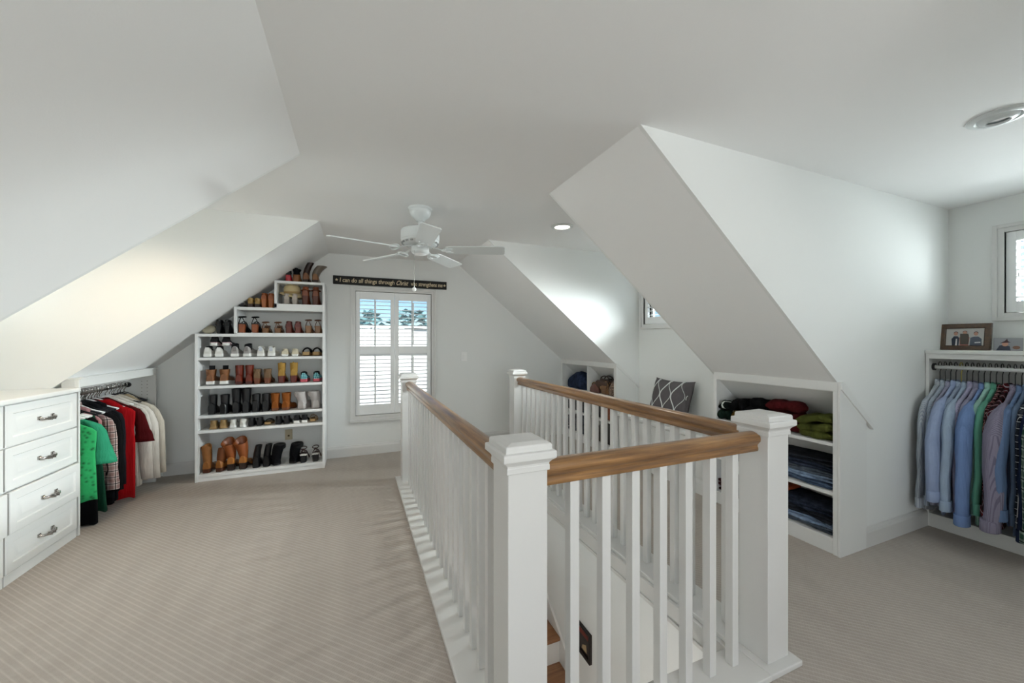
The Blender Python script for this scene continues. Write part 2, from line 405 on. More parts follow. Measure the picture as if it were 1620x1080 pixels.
# ------------------------------------------------------------------ windows with plantation shutters
def shutter_window(name, cx, wall, rot, w, z0, z1, panels, rows, tilt, trimw=.055, sill=True):
    """local frame: x along the wall, -y into the room"""
    root = thing(name, None, None, (cx[0], cx[1], 0), rot, kind='structure')
    B = lambda m, n, mt, par=root, **k: m.build(n, mt, par, world=False, **k)
    m = M(); hw = w / 2
    for d, e, f in ((trimw, .0, .018), (trimw * .45, .018, .028)):
        m.box(-hw - trimw, -hw - trimw + d, -f, -e, z0 - trimw, z1 + trimw); m.box(hw + trimw - d, hw + trimw, -f, -e, z0 - trimw, z1 + trimw)
        m.box(-hw - trimw + d, hw + trimw - d, -f, -e, z1 + trimw - d, z1 + trimw); m.box(-hw - trimw + d, hw + trimw - d, -f, -e, z0 - trimw, z0 - trimw + d)
    m.box(-hw - .002, -hw + .0, -.018, .12, z0, z1); m.box(hw, hw + .002, -.018, .12, z0, z1)
    m.box(-hw, hw, 0, .12, z0 - .002, z0); m.box(-hw, hw, 0, .12, z1, z1 + .002)
    B(m, 'window_frame', TRIM, bevel=.002)
    if sill: B(M().box(-hw - trimw - .012, hw + trimw + .012, -.045, 0, z0 - trimw - .02, z0 - trimw), 'window_sill', TRIM, bevel=.004)
    s = M(); zm = (z0 + z1) / 2                              # sash bars and glass
    for a, b in ((z0, zm), (zm, z1)):
        s.box(-hw, hw, .095, .12, a, a + .03); s.box(-hw, hw, .095, .12, b - .03, b); s.box(-hw, -hw + .035, .095, .12, a, b); s.box(hw - .035, hw, .095, .12, a, b)
    for k in range(1, 2 * panels):
        x = -hw + w * k / (2 * panels); s.box(x - .008, x + .008, .1, .115, z0, z1)
    B(s, 'window_sash', TRIM)
    B(M().box(-hw, hw, .106, .109, z0, z1), 'window_pane', GLASS)
    pw = w / panels; stile = .046
    for i in range(panels):
        x0 = -hw + i * pw + .002; x1 = x0 + pw - .004
        f = M(); zs = [r for row in rows for r in row]
        f.box(x0, x0 + stile, .0, .028, z0 + .004, z1 - .004); f.box(x1 - stile, x1, .0, .028, z0 + .004, z1 - .004)
        edges = [z0 + .004] + zs + [z1 - .004]
        for k in range(0, len(edges), 2): f.box(x0 + stile, x1 - stile, .0, .028, edges[k], edges[k + 1])
        pan = B(f, 'shutter_panel', SHUT, bevel=.002)
        for (a, b) in rows:
            n = max(4, round((b - a) / .047)); lv = None
            for k in range(n):
                z = a + (b - a) * (k + .5) / n
                if lv is None:
                    prof = [(.029 * cos(q), .0045 * sin(q)) for q in [2 * pi * j / 10 for j in range(10)]]
                    prof = [(y * cos(tilt) - zz * sin(tilt), y * sin(tilt) + zz * cos(tilt)) for y, zz in prof]
                    lm = M().prism(prof, lambda y, zz: (x0 + stile, y, zz), lambda y, zz: (x1 - stile, y, zz))
                    lv = B(lm, 'louver', SHUT, pan, ang=60); o = lv
                else:
                    o = lv.copy(); COL.objects.link(o)
                o.location = (0, .014, z)
            xm = (x0 + x1) / 2
            B(M().box(xm - .006, xm + .006, -.024, -.014, a + .02, b - .03), 'tilt_rod', SHUT, pan)
    return root
shutter_window('window_1', (.455, YE), 0, 0, .89, .47, 1.95, 2, [(.59, 1.20), (1.29, 1.855)], RAD(2))
shutter_window('window_2', (XW1, .715), 0, RAD(-90), .83, 1.55, 2.12, 2, [(1.63, 2.05)], RAD(-18), sill=False)
shutter_window('window_3', (XW2, 2.98), 0, RAD(-90), 1.04, 1.55, 2.12, 2, [(1.63, 2.05)], RAD(8), sill=False)
shutter_window('window_4', (XWL, 2.975), 0, RAD(90), .95, 1.4, 2.1, 2, [(1.48, 2.02)], RAD(-10), sill=False)
def plain_window(name, loc, w, z0, z1):
    root = thing(name, None, None, loc, RAD(180), kind='structure'); hw = w / 2
    m = M()
    for a in (-hw, 0, hw): m.box(a - .03, a + .03, -.02, .1, z0, z1)
    for z in (z0, (z0 + z1) / 2, z1): m.box(-hw, hw, -.02, .1, z - .03, z + .03)
    m.build('window_frame', TRIM, root, world=False)
    M().box(-hw, hw, .05, .054, z0, z1).build('window_pane', GLASS, root, world=False)
plain_window('rear_fill_window', (.475, YB, 0), 2.05, .65, 2.05)  # unseen window, put in to go with the rear fill lamp

# what stands outside the end window
OUTW = mat('outside_white_siding', (.8, .8, .78), .8); OUTR = mat('outside_shingle', (.30, .29, .28), .9, var=.2)
OUTG = mat('outside_ground', (.5, .47, .40), .95, var=.3); BARK = mat('outside_bark', (.10, .08, .06), .9)
struct('ground', M().box(-60, 60, YE + 1.5, 140, -6.2, -6), OUTG)
hs = thing('neighbour_house', 'pale sided house seen through the shutters of the end window', 'house', (1.6, 14, -6))
wl = M().prism([(-7, -6), (9, -6), (9, 1.62), (1.8, 1.80), (-7, 1.80)], lambda x, z: (x, 13, z), lambda x, z: (x, 20, z)); wl.build('wall', OUTW, hs)
M().prism([(-7.2, 1.80), (1.8, 1.80), (9.2, 1.60), (9.2, 1.66), (1.8, 1.86), (-7.2, 1.86)], lambda x, z: (x, 12.97, z), lambda x, z: (x, 20.3, z)).build('roof', OUTW, hs)
M().prism([(1.8, 1.77), (9.0, 1.57), (9.0, 1.60), (1.8, 1.80)], lambda x, z: (x, 12.94, z), lambda x, z: (x, 12.97, z)).build('gutter', mat('outside_gutter', (.06, .06, .065), .6), hs)
for x in (-.4, 3.2):
    f = M(); f.box(x - .6, x + .6, 12.95, 13.02, -3.4, -1.8); w_ = f.build('window', mat('outside_glass', (.15, .2, .25), .1), hs)
def leaf_tree(x, y, hh, label):
    t_ = thing('garden_tree', label, 'tree', (x, y, -6))
    M().tube([(x, y, -6), (x + .1, y, -3), (x, y, hh - 1.5)], [.28, .2, .06], 8).build('trunk', BARK, t_)
    m = M(); r = random.Random(int(x * 10))
    for k in range(420):
        a = r.uniform(0, 2 * pi); q = r.random() ** .5 * 2.2; z = hh - 3.2 + r.random() * 3.8
        c_ = Vector((x + q * cos(a) * (1 - abs(z - hh + 1.3) / 4), y + q * sin(a) * (1 - abs(z - hh + 1.3) / 4), z))
        rot = Matrix.Rotation(r.uniform(0, 6), 3, 'Z') @ Matrix.Rotation(r.uniform(0, 3), 3, 'X')
        m.add([c_ + rot @ Vector(p) for p in ((-.3, 0, 0), (0, .16, .01), (.3, 0, 0), (0, -.16, .01))], [(0, 1, 2, 3)])
    tag(m.build('foliage', mat('outside_leaves', (.10, .22, .24), .8, var=.4), t_), kind='stuff')
leaf_tree(.1, 25, 2.7, 'leafy tree rising behind the neighbouring roof, seen in one end window shutter')
leaf_tree(3.6, 27, 2.8, 'leafy tree behind the neighbouring roof, nearer the light switch side of the window')

# ------------------------------------------------------------------ shoe rack
RY0, RY1 = 4.50, 4.825; RX0, RX1 = -1.41, -.295
TOPZ = dict(bt=.068, na=.490, bl=.634, hk=.918, sn=1.194, l3=1.425, b2=1.437, l2=1.694, b1=1.738, top=1.975)
rack = thing('shoe_rack', 'stepped white shoe rack filled with shoes, fitted under the sloping ceiling', 'shelf', (-.85, 4.66, 0))
def rbox(name, *b): M().box(*b).build(name, LAM, rack, bevel=.0015)
rbox('side_panel', RX1 - .022, RX1, RY0, RY1, 0, 1.975)
rbox('side_panel', RX0, RX0 + .024, RY0, RY1, 0, 1.425)
rbox('side_panel', -1.10, -1.078, RY0, RY1, 1.425, 1.694); rbox('side_panel', -.757, -.735, RY0, RY1, 1.694, 1.975)
xa = RX0 + .024; xb = RX1 - .022
for k in ('bt', 'na', 'bl', 'hk', 'sn'):
    rbox('shelf_board', xa, xb, RY0 + .003, RY1, TOPZ[k] - .026, TOPZ[k])
rbox('shelf_board', xa, -1.10, RY0, RY1, 1.397, 1.425); rbox('shelf_board', -1.10, xb, RY0, RY1, 1.397, 1.4369)
rbox('shelf_board', -1.078, -.757, RY0, RY1, 1.666, 1.694); rbox('shelf_board', -.757, xb, RY0, RY1, 1.6661, 1.738); rbox('shelf_board', -.735, xb, RY0, RY1, 1.950, 1.975)
rbox('toe_kick', xa, xb, RY0 + .012, RY0 + .03, 0, .042)

# ------------------------------------------------------------------ shoes
FW = [(0, .50), (.03, .62), (.10, .72), (.25, .72), (.45, .80), (.66, 1.0), (.80, .94), (.91, .70), (.97, .42), (1, .16)]
FWP = [(0, .50), (.03, .60), (.10, .66), (.25, .66), (.45, .78), (.64, .95), (.80, .72), (.92, .36), (1, .08)]
TS = [0, .03, .09, .17, .26, .36, .47, .58, .68, .78, .86, .92, .96, 1.0]
def smooth(t): t = max(0, min(1, t)); return t * t * (3 - 2 * t)
def zbase(t, heel, sole): return heel * (1 - smooth((t - .12) / .5)) + sole
def m_sole(L, Wd, heel, sole, fw, grow=1.03):
    m = M(); R = []
    for t in TS:
        w = interp(fw, t) * Wd / 2 * grow; z = zbase(t, heel, sole); y = t * L
        R.append([(-w, y, z - sole), (w, y, z - sole), (w, y, z + .002), (-w, y, z + .002)])
    return m.loft(R)
def m_upper(L, Wd, heel, sole, fw, hh, ht):                  # closed vamp: hh = height at heel, ht = at toe
    m = M(); R = []
    for t in TS:
        w = interp(fw, t) * Wd / 2; z = zbase(t, heel, sole); y = t * L
        hgt = lerp(hh, ht, smooth((t - .25) / .5)) * (1 if t < .92 else lerp(1, .55, (t - .92) / .08))
        if t == 0: hgt *= .93
        ring = [(w * cos(a) * (1.0 if sin(a) < .5 else 1), y + .0, z + hgt * sin(a) ** .65) for a in [pi * j / 10 for j in range(11)]]
        R.append(ring)
    return m.loft(R)
def m_shaft(L, Wd, z0, z1, rx0, rx1, lean=(0, 0), slant=0.0, flare=1.0, cy=.2, ryk=1.25, notch=0.0):
    """hollow collar or boot leg; outer wall, rim, inner wall"""
    m = M(); n = 16; R = []; steps = 5
    for inner in (0, 1):
        seq = range(steps + 1) if not inner else range(steps, 0, -1)
        for i in seq:
            u = i / steps; rx = lerp(rx0, rx1, u) - .006 * inner; ry = rx * ryk
            cx_ = lean[0] * u * u; cy_ = cy * L + lean[1] * u * u
            ring = []
            for j in range(n):
                a = 2 * pi * j / n; z = lerp(z0, z1, u) + u * (slant * sin(a) - notch * max(0, abs(cos(a)) - .5)) - .001 * inner
                ring.append((cx_ + rx * cos(a), cy_ + ry * sin(a), z))
            R.append(ring)
    return m.loft(R, False, True)
def m_heel(L, Wd, heel, w0, w1, d0, d1, back=0.0):
    m = M(); R = []
    for i in range(4):
        u = i / 3; w = lerp(w0, w1, u) / 2; d = lerp(d0, d1, u); yb = back * u
        R.append([(-w, yb + d * .2, heel * (1 - u) + .003), (-w * .7, yb, heel * (1 - u) + .003), (w * .7, yb, heel * (1 - u) + .003), (w, yb + d * .2, heel * (1 - u) + .003), (w, yb + d, heel * (1 - u) + .003), (-w, yb + d, heel * (1 - u) + .003)])
    return m.loft(R)
def m_strap(L, Wd, heel, sole, t, hgt, fw, wid=.006, lean=0.0):
    w = interp(fw, t) * Wd / 2; z = zbase(t, heel, sole)
    return M().tube([(w * cos(a), t * L + lean * sin(a), z + hgt * sin(a)) for a in [pi * j / 8 for j in range(9)]], wid, 6, flat=.4)
def shoe(kind, c, a, s=1.0, **o):
    """returns [(part name, M, material, label or None)] ; c main material, a accent"""
    P = []; L = .25 * s; Wd = .094 * s; g = o.get
    if kind in ('sneaker', 'hightop'):
        so = .028; P.append(('sole', m_sole(L, Wd, .006, so, FW, 1.08), a, None))
        P.append(('upper', m_upper(L, Wd, .006, so, FW, .062 if kind == 'sneaker' else .075, .04), c, None))
        P.append(('collar', m_shaft(L, Wd, .065, .10 if kind == 'sneaker' else .125, .033, .031, slant=.012, cy=.2), g('col', c), None))
        P.append(('heel_tab', M().cbox((0, -.001, .078), (.028, .008, .04)), g('tab', a), None))
        lc = M()
        for t in (.42, .49, .56): lc.tube([(-.022, t * L, .09 - t * .03), (0, t * L, .105 - t * .05), (.022, t * L, .09 - t * .03)], .0032, 5)
        P.append(('laces', lc, g('lace', a), None))
    elif kind in ('boot', 'tallboot', 'fuzzy', 'hiker'):
        he = g('heel', .03); so = g('sole', .01); top = g('top', .17); fw = g('fw', FW)
        P.append(('sole', m_sole(L, Wd, he, so, fw, 1.04), a, None))
        P.append(('upper', m_upper(L, Wd, he, so, fw, .075, .042), c, None))
        P.append(('shaft', m_shaft(L, Wd, he + .045, top, .033 if kind != 'fuzzy' else .042, g('rx', .040), g('lean', (0, 0)), g('slant', 0), cy=.19, ryk=1.2, notch=g('notch', 0)), g('shaft', c), None))
        if he > .012: P.append(('heel', m_heel(L, Wd, he, .062, g('hw', .058), .065, g('hd', .058)), g('hm', a), None))
        if kind == 'hiker':
            lc = M()
            for k in range(4): lc.tube([(-.026, L * (.42 - .04 * k), .085 + .02 * k), (0, L * (.47 - .04 * k), .093 + .02 * k), (.026, L * (.42 - .04 * k), .085 + .02 * k)], .003, 5)
            P.append(('laces', lc, g('lace', a), None))
            P.append(('tongue', M().cbox((0, L * .30, top + .012), (.045, .012, .05)), g('col', a), None))
        if kind == 'fuzzy':
            P.append(('cuff', M().lathe([(.046, 0), (.056, .012), (.058, .035), (.053, .052), (.044, .055), (.040, .04)], 16, (g('lean', (0, 0))[0], .19 * L + g('lean', (0, 0))[1], top - .045), cap=False), g('col', c), None))
        if g('tab'): P.append(('pull_tab', M().cbox((g('lean', (0, 0))[0], .19 * L - .045, top - .005), (.014, .004, .03)), g('tab'), None))
        if g('strap'): P.append(('strap', M().tube([(.043 * cos(q), .19 * L + .05 * sin(q), he + .07) for q in [2 * pi * j / 16 for j in range(16)]], .006, 6, closed=True), g('strap'), None))
    elif kind in ('pump', 'flat'):
        he = g('heel', .07 if kind == 'pump' else .012); so = .006; fw = g('fw', FWP)
        P.append(('sole', m_sole(L, Wd, he, so, fw), g('so', a), None))
        P.append(('upper', m_upper(L, Wd, he, so, fw, .045, .03), c, None))
        P.append(('collar', m_shaft(L, Wd, he + .03, he + .058, .028, .027, slant=-.008, cy=.22, ryk=1.7), c, None))
        P.append(('heel', m_heel(L, Wd, he, .05, g('hw', .018), .05, g('hd', .016), .004), a, None))
    elif kind in ('sandal', 'slide'):
        he = g('heel', .06); so = g('sole', .012); fw = FW
        P.append(('sole', m_sole(L, Wd, he, so, fw), g('so', a), None))
        if he > .015: P.append(('heel', m_heel(L, Wd, he, .058, g('hw', .05), .06, g('hd', .045)), a, None))
        for t, hh in g('straps', ((.55, .045), (.68, .04))): P.append(('strap', m_strap(L, Wd, he, so, t, hh, fw, g('wid', .008)), c, None))
        if g('ankle', True):
            z = he + .075
            P.append(('ankle_strap', M().tube([(.03 * cos(q), .17 * L + .04 * sin(q), z + .006 * sin(q)) for q in [2 * pi * j / 14 for j in range(14)]], .005, 6, closed=True), c, None))
            P.append(('heel_strap', M().tube([(.02 * sin(q) * 1.4, .19 * L - .040 + .012 * abs(sin(q)), he + .012 + (z - he - .012) * (1 - abs(q) / 1.2)) for q in (-1.2, -.7, -.3, 0, .3, .7, 1.2)], .006, 6, flat=.6), c, None))
        if g('bow'):
            P.append(('bow', M().cbox((0, .6 * L, he * .2 + .062), (.05, .03, .022)), c, None))
    return P
LTR = {}
def LE(col, r=.42): return leather('leather_' + col, col, r)
def SU(col): return suede('suede_' + col, col)
BLK = LE('0d0d10', .35); BLKS = SU('101013'); TAN = LE('8a5326'); BRN = LE('5e2f17'); RBR = LE('5a2012'); CARA = LE('9a5a1e'); DKB = LE('2c1710')
WHT = LE('d9d7d0'); CREAM = SU('cfc5ae'); GREY = SU('7d7a78'); TAUPE = SU('77604a'); OCH = SU('a98545'); COGN = SU('8c5126'); WSOLE = mat('white_rubber', (.78, .77, .74), .5)
RED = LE('b01d2a', .3); GOLD = LE('a07f43', .35); FUR = mat('grey_fleece', 'b9b4b2', 1.0, bump=.9, bscale=160, var=.2, spec=.05); TEAL = plaid('teal_print', '2a8ea0', '9fd4d8', '16222c', .018); PINKS = mat('pink_rubber', 'c2525e', .5)
CORK = LE('a9885a', .7); BLKC = mat('black_canvas', '141417', .95, bump=.3, bscale=400); MAUVE = SU('c7a9ae'); PEWT = LE('6e6256', .4); DKT = LE('4a3325', .4)
YS = 4.535
SHELFNAME = dict(bt='on the bottom shelf', na='on the narrow low shelf', bl='on the black-boot shelf', hk='on the brown-boot shelf', sn='on the sneaker shelf',
                 l3='on the lowest outer ledge', b2='in the wide upper box', l2='on the middle outer ledge', b1='in the small top box', top='on top of the shoe rack')
def pair(row, xs, name, desc, cat, kind, c, a, rz=(0, 0), dy=(0, 0), dz=0, rev=False, **o):
    parts = shoe(kind, c, a, **o); first = None
    for i, x in enumerate(xs):
        yaw = RAD(rz[i]) + (pi if rev else 0)
        loc = (x, YS + dy[i] + (.25 * o.get('s', 1.0) if rev else 0), TOPZ[row] + .0006 + dz)
        who = '' if len(xs) == 1 else (', nearer the hanging clothes' if i == 0 else ', nearer the window')
        lab = desc + ' ' + SHELFNAME[row] + who
        if first is None:
            r = first = thing(name, lab, cat, loc, yaw, 'shoes ' + SHELFNAME[row])
            for (pn_, m, mt, pl) in parts:
                p = m.build(pn_, mt, r, world=False, ang=50)
                if pl: p['label'] = pl
        else:
            r = copy_tree(first); r.location = loc; r.rotation_euler = (0, 0, yaw); r['label'] = lab
# very top
pair('top', (-.640,), 'high_heel', 'black pump with a red heel', 'shoe', 'pump', BLK, RED, heel=.06, hw=.05, hd=.04, s=.8)
pair('top', (-.565,), 'ankle_boot', 'black bootie with a brown block heel', 'shoe', 'boot', BLKS, TAN, heel=.065, top=.135, rx=.043, s=.9)
pair('top', (-.478,), 'ankle_boot', 'brown boot with a pinched ankle and folded dark shaft', 'shoe', 'boot', LE('7a4a25'), DKB, heel=.02, top=.215, rx=.033, lean=(.045, .0), shaft=DKB, s=.95)
pair('top', (-.388,), 'slouch_boot', 'brown boot with grey shaft flopped over toward the window', 'shoe', 'boot', LE('84582f'), DKB, heel=.02, top=.185, rx=.052, lean=(.062, .0), shaft=PEWT, s=.95)
# small top box
pair('b1', (-.655, -.582), 'block_heel', 'pale grey block heel under sun hat', 'shoe', 'pump', LE('b5aaa0'), LE('a49a90'), heel=.045, hw=.048, hd=.045, s=.85)
pair('b1', (-.482, -.385), 'high_heel', 'brown heel with buckled ankle straps', 'shoe', 'boot', LE('7b3f22'), LE('54230f'), heel=.085, top=.195, rx=.026, hw=.052, strap=LE('5e2f17'))
# middle outer ledge
pair('l2', (-1.045,), 'strappy_sandal', 'low grey strappy sandal', 'sandal', 'sandal', LE('9a9896'), BLK, heel=.012, straps=((.1, .035), (.45, .04), (.65, .035)), ankle=False, s=.75)
pair('l2', (-.972, -.912), 'mule', 'gold-brown mule', 'shoe', 'flat', GOLD, DKB, heel=.03, hw=.045, hd=.04, s=.75)
pair('l2', (-.855, -.795), 'high_heel', 'orange-brown closed-back heel', 'shoe', 'pump', LE('8d4a20'), LE('a05a28'), heel=.085, hw=.042, hd=.04, s=.92)
# wide upper box
pair('b2', (-1.045, -.935), 'strappy_heel', 'black strappy sandal with brown block heel', 'sandal', 'sandal', BLKS, LE('8c4a26'), heel=.085, so=BLK, straps=((.4, .07), (.52, .055), (.66, .045), (.78, .04)), s=.95, wid=.010)
pair('b2', (-.845, -.735), 'sandal', 'tan sandal with a knotted strap', 'sandal', 'sandal', LE('6b4428'), LE('7a5230'), heel=.035, straps=((.5, .05), (.64, .045)), ankle=True, bow=True, s=.85)
pair('b2', (-.636, -.553), 'high_heel', 'red-brown rounded heel', 'shoe', 'pump', LE('5b221b'), LE('6b3326'), heel=.06, hw=.052, hd=.048, fw=FW, s=.95)
pair('b2', (-.455, -.365), 'strappy_heel', 'brown strappy sandal with cork block heel', 'sandal', 'sandal', LE('5c3725'), LE('8a6242'), heel=.065, straps=((.5, .05), (.66, .045)), s=.92, wid=.009)
# lowest outer ledge
pair('l3', (-1.235, -1.165), 'high_heel', 'glossy black pump', 'shoe', 'pump', LE('0b0b0d', .2), BLK, heel=.075, hw=.03, hd=.03, s=.92)
# sneaker shelf
pair('sn', (-1.325, -1.232), 'sneaker', 'white canvas sneaker at the end', 'sneaker', 'sneaker', WHT, WSOLE, col=BLKC, rz=(0, 6))
pair('sn', (-1.280, -1.185), 'sneaker', 'black sneaker with pink heel', 'sneaker', 'flat', BLKC, WSOLE, heel=.03, hw=.06, hd=.05, so=MAUVE, fw=FW, dy=(.02, .02), dz=.112, s=.95)
pair('sn', (-1.105, -1.005), 'sneaker', 'grey mesh running sneaker with black lining', 'sneaker', 'hightop', SU('a9a5a2'), WSOLE, col=BLKC, tab=SU('8d8887'), rz=(3, -8))
pair('sn', (-.885, -.793), 'sneaker', 'clean white leather sneaker', 'sneaker', 'sneaker', WHT, WSOLE, tab=SU('c9ccd4'))
pair('sn', (-.672, -.580), 'slip_on', 'cream slip-on shoe', 'shoe', 'flat', CREAM, WSOLE, heel=.015, hw=.06, hd=.05, fw=FW)
pair('sn', (-.478, -.382), 'slide_sandal', 'black-strapped slide with cork sole', 'sandal', 'slide', BLK, CORK, heel=.012, sole=.032, straps=((.42, .05), (.55, .055), (.66, .05)), ankle=False, wid=.018)
# brown boots
pair('hk', (-1.305, -1.195), 'hiking_boot', 'brown hiking boot, white sole and black lining,', 'boot', 'hiker', LE('7d4f2e'), WSOLE, heel=.012, sole=.03, top=.155, rx=.044, shaft=LE('80522f'), col=BLKC, lace=BLKC, s=1.05)
pair('hk', (-1.07, -.985), 'ankle_boot', 'glossy red-brown ankle boot', 'boot', 'boot', LE('6a2413', .25), LE('4a1a10'), heel=.02, top=.192, rx=.037)
pair('hk', (-.918, -.828), 'ankle_boot', 'taupe suede bootie with brown heel', 'boot', 'boot', TAUPE, LE('6d3a20'), heel=.05, top=.150, rx=.036, hw=.045, s=.95)
pair('hk', (-.703, -.592), 'high_boot', 'ochre suede boot with red-brown heel', 'boot', 'boot', OCH, LE('5b1f14'), heel=.065, top=.208, rx=.037, hw=.05, tab=OCH, fw=FWP)
pair('hk', (-.498, -.378), 'trail_sneaker', 'black and teal sneaker with pink sole', 'sneaker', 'sneaker', TEAL, PINKS, col=BLKC, tab=TEAL, lace=mat('red_lace', '9c2b3c', .8), s=.95)
# black boots
pair('bl', (-1.292, -1.200), 'ankle_boot', 'plain black ankle boot at the end', 'boot', 'boot', BLK, BLK, heel=.03, top=.188, rx=.038, rz=(0, -12))
pair('bl', (-1.095, -1.012), 'tall_boot', 'taller black boot touching the shelf above', 'boot', 'boot', BLK, BLK, heel=.035, top=.242, rx=.043)
pair('bl', (-.928, -.842), 'ankle_boot', 'round-heeled black elastic-sided boot beside tan boots', 'boot', 'boot', LE('121214', .5), BLK, heel=.035, top=.180, rx=.036, notch=.01)
pair('bl', (-.760, -.672), 'ankle_boot', 'cognac suede ankle boot', 'boot', 'boot', COGN, LE('6b3a1c'), heel=.018, top=.178, rx=.043, rz=(0, -14))
pair('bl', (-.525, -.380), 'slipper_boot', 'fluffy grey slipper boot', 'boot', 'fuzzy', FUR, SU('b0aaa7'), heel=.008, sole=.02, top=.175, rx=.056, lean=(-.02, -.01), s=1.12, rz=(-14, 6))
# narrow shelf
pair('na', (-1.280, -1.200), 'clog', 'square tan clog', 'shoe', 'flat', LE('8f7244'), CORK, heel=.022, hw=.065, hd=.05, fw=FW, s=.8)
pair('na', (-1.120, -1.045), 'flat_shoe', 'white flat shoe', 'shoe', 'flat', WHT, WSOLE, heel=.02, hw=.06, hd=.05, fw=FW, s=.75, rz=(0, -25))
pair('na', (-.965, -.895), 'flat_shoe', 'low black flat in the row', 'shoe', 'flat', BLK, BLK, heel=.025, hw=.045, hd=.04, s=.8)
pair('na', (-.825,), 'sandal', 'tan-soled black sandal', 'sandal', 'slide', BLK, CORK, heel=.012, sole=.018, straps=((.5, .03), (.64, .03)), ankle=False, s=.85)
pair('na', (-.730, -.655), 'loafer', 'black loafer', 'shoe', 'flat', LE('101012', .3), BLK, heel=.025, hw=.055, hd=.05, fw=FW, s=.8)
pair('na', (-.565, -.492), 'sport_sandal', 'black and white sport shoe', 'shoe', 'flat', BLKC, WSOLE, heel=.022, hw=.06, hd=.05, fw=FW, s=.8)
pair('na', (-.412,), 'sandal', 'pale strappy flat sandal beside the rack end panel', 'sandal', 'slide', LE('b79f84'), CORK, heel=.012, sole=.02, straps=((.2, .05), (.5, .04), (.64, .035)), ankle=False, s=.85)
# bottom shelf
pair('bt', (-1.335,), 'western_boot', 'tan boot with open shaft leaning on the rack side', 'boot', 'tallboot', LE('8f5a26'), LE('4b230f'), heel=.03, top=.27, rx=.042, lean=(-.012, 0), notch=.05, rz=(-4,), shaft=LE('8a5727'))
pair('bt', (-1.235,), 'western_boot', 'tan boot with shaft slumped sideways', 'boot', 'tallboot', LE('96602b'), LE('4b230f'), heel=.03, top=.205, rx=.05, lean=(.02, .02), slant=-.035, rz=(-16,), shaft=LE('6e3c1b'))
pair('bt', (-1.138, -1.040), 'western_boot', 'caramel boot with dark heel and flopped shaft', 'boot', 'tallboot', LE('a5682a'), LE('24130c'), heel=.055, top=.285, rx=.058, lean=(-.03, .0), slant=.03, notch=.03, shaft=LE('8c4a20'), rz=(0, -4))
pair('bt', (-.925, -.835), 'pointed_boot', 'sleek black pointed ankle boot', 'boot', 'boot', LE('0c0c0e', .28), BLK, heel=.03, top=.222, rx=.030, fw=FWP, lean=(.02, 0))
pair('bt', (-.735, -.605), 'fur_boot', 'bulky black suede boot tipped to one side', 'boot', 'fuzzy', BLKS, BLK, heel=.01, sole=.015, top=.205, rx=.055, lean=(.03, 0), s=1.08, col=mat('black_fleece', '0c0c0d', 1, bump=.9, bscale=160), rz=(20, -18))
pair('bt', (-.502, -.388), 'wedge_sandal', 'black wedge with grey and plum straps', 'sandal', 'sandal', LE('3c2526'), BLK, heel=.075, straps=((.4, .07), (.52, .06), (.64, .05)), hw=.055, hd=.09, so=WSOLE, wid=.012)
# hat and clutch
hat = thing('sun_hat', 'cream brimmed hat lying over pale shoes in the small top box', 'hat', (-.615, 4.64, TOPZ['b1'] + .075))
HATM = mat('cream_straw', 'c9b78d', .9, bump=.4, bscale=250, var=.15)
br = M(); R = []
for r_, z_ in ((.05, .05), (.078, .045), (.1, .033), (.122, .018), (.122, .014), (.1, .028), (.075, .04), (.05, .045)):
    R.append([(r_ * cos(2 * pi * j / 28), r_ * .85 * sin(2 * pi * j / 28), z_ + .012 * cos(2 * (2 * pi * j / 28)) * (r_ / .122) - .02 * (r_ > .09) * cos(2 * pi * j / 28)) for j in range(28)])
br.loft(R, True, True).build('brim', HATM, hat, world=False, smooth=True)
M().lathe([(.072, .042), (.080, .066), (.081, .098), (.074, .122), (.053, .137), (.02, .142)], 24).build('crown', HATM, hat, world=False, smooth=True)
M().lathe([(.0745, .046), (.0800, .060), (.0815, .068), (.079, .068)], 24, cap=False).build('hat_band', mat('tan_band', 'a88f62', .8), hat, world=False, smooth=True)
clu = thing('clutch_bag', 'round cream clutch bag at the outer end of the lowest rack ledge', 'bag', (-1.335, 4.62, TOPZ['l3']))
m = M(); m.lathe([(.0, -.022), (.03, -.022), (.048, -.012), (.052, 0), (.048, .012), (.03, .022), (0, .022)], 24); m.move((0, 0, .047), Matrix.Rotation(RAD(72), 3, 'X'), (1.15, .88, 1))
m.build('body', mat('cream_leather', 'bdb59f', .55, var=.1), clu, world=False, smooth=True)
M().tube([(.058 + .012 * sin(q), -.02, .045 + .04 * cos(q)) for q in [pi * j / 8 for j in range(9)]], .004, 6).build('handle', mat('cream_leather', 'bdb59f'), clu, world=False, smooth=True)

# wall outlet, switch, sign
out = thing('wall_outlet', 'beige wall outlet seen through the open bottom shelf', 'outlet', (-.677, YE, .315))
M().cbox((0, -.003, 0), (.072, .006, .115)).build('cover_plate', BEIGEP, out, world=False, bevel=.002)
M().cbox((0, -.008, -.012), (.018, .006, .018)).build('socket', mat('dark_brass', '4a3b22', .4, .6), out, world=False, bevel=.002)
sw = thing('light_switch', 'white rocker light switch on the end wall', 'switch', (1.331, YE, 1.15))
M().cbox((0, -.003, 0), (.075, .006, .118)).build('cover_plate', WHITEP, sw, world=False, bevel=.002)
M().cbox((0, -.009, 0), (.034, .008, .066), rot=Matrix.Rotation(RAD(6), 3, 'X')).build('rocker', WHITEP, sw, world=False, bevel=.002)
sign = thing('wall_sign', 'long black wooden sign with pale lettering above the end window', 'sign', (.4325, YE - .002, 2.066))
M().cbox((0, -.012, 0), (1.325, .024, .098)).build('board', mat('black_sign_paint', '0c0a09', .7, bump=.2, bscale=120), sign, world=False, bevel=.003)
LETT = mat('cream_lettering', 'd8c7a8', .7)
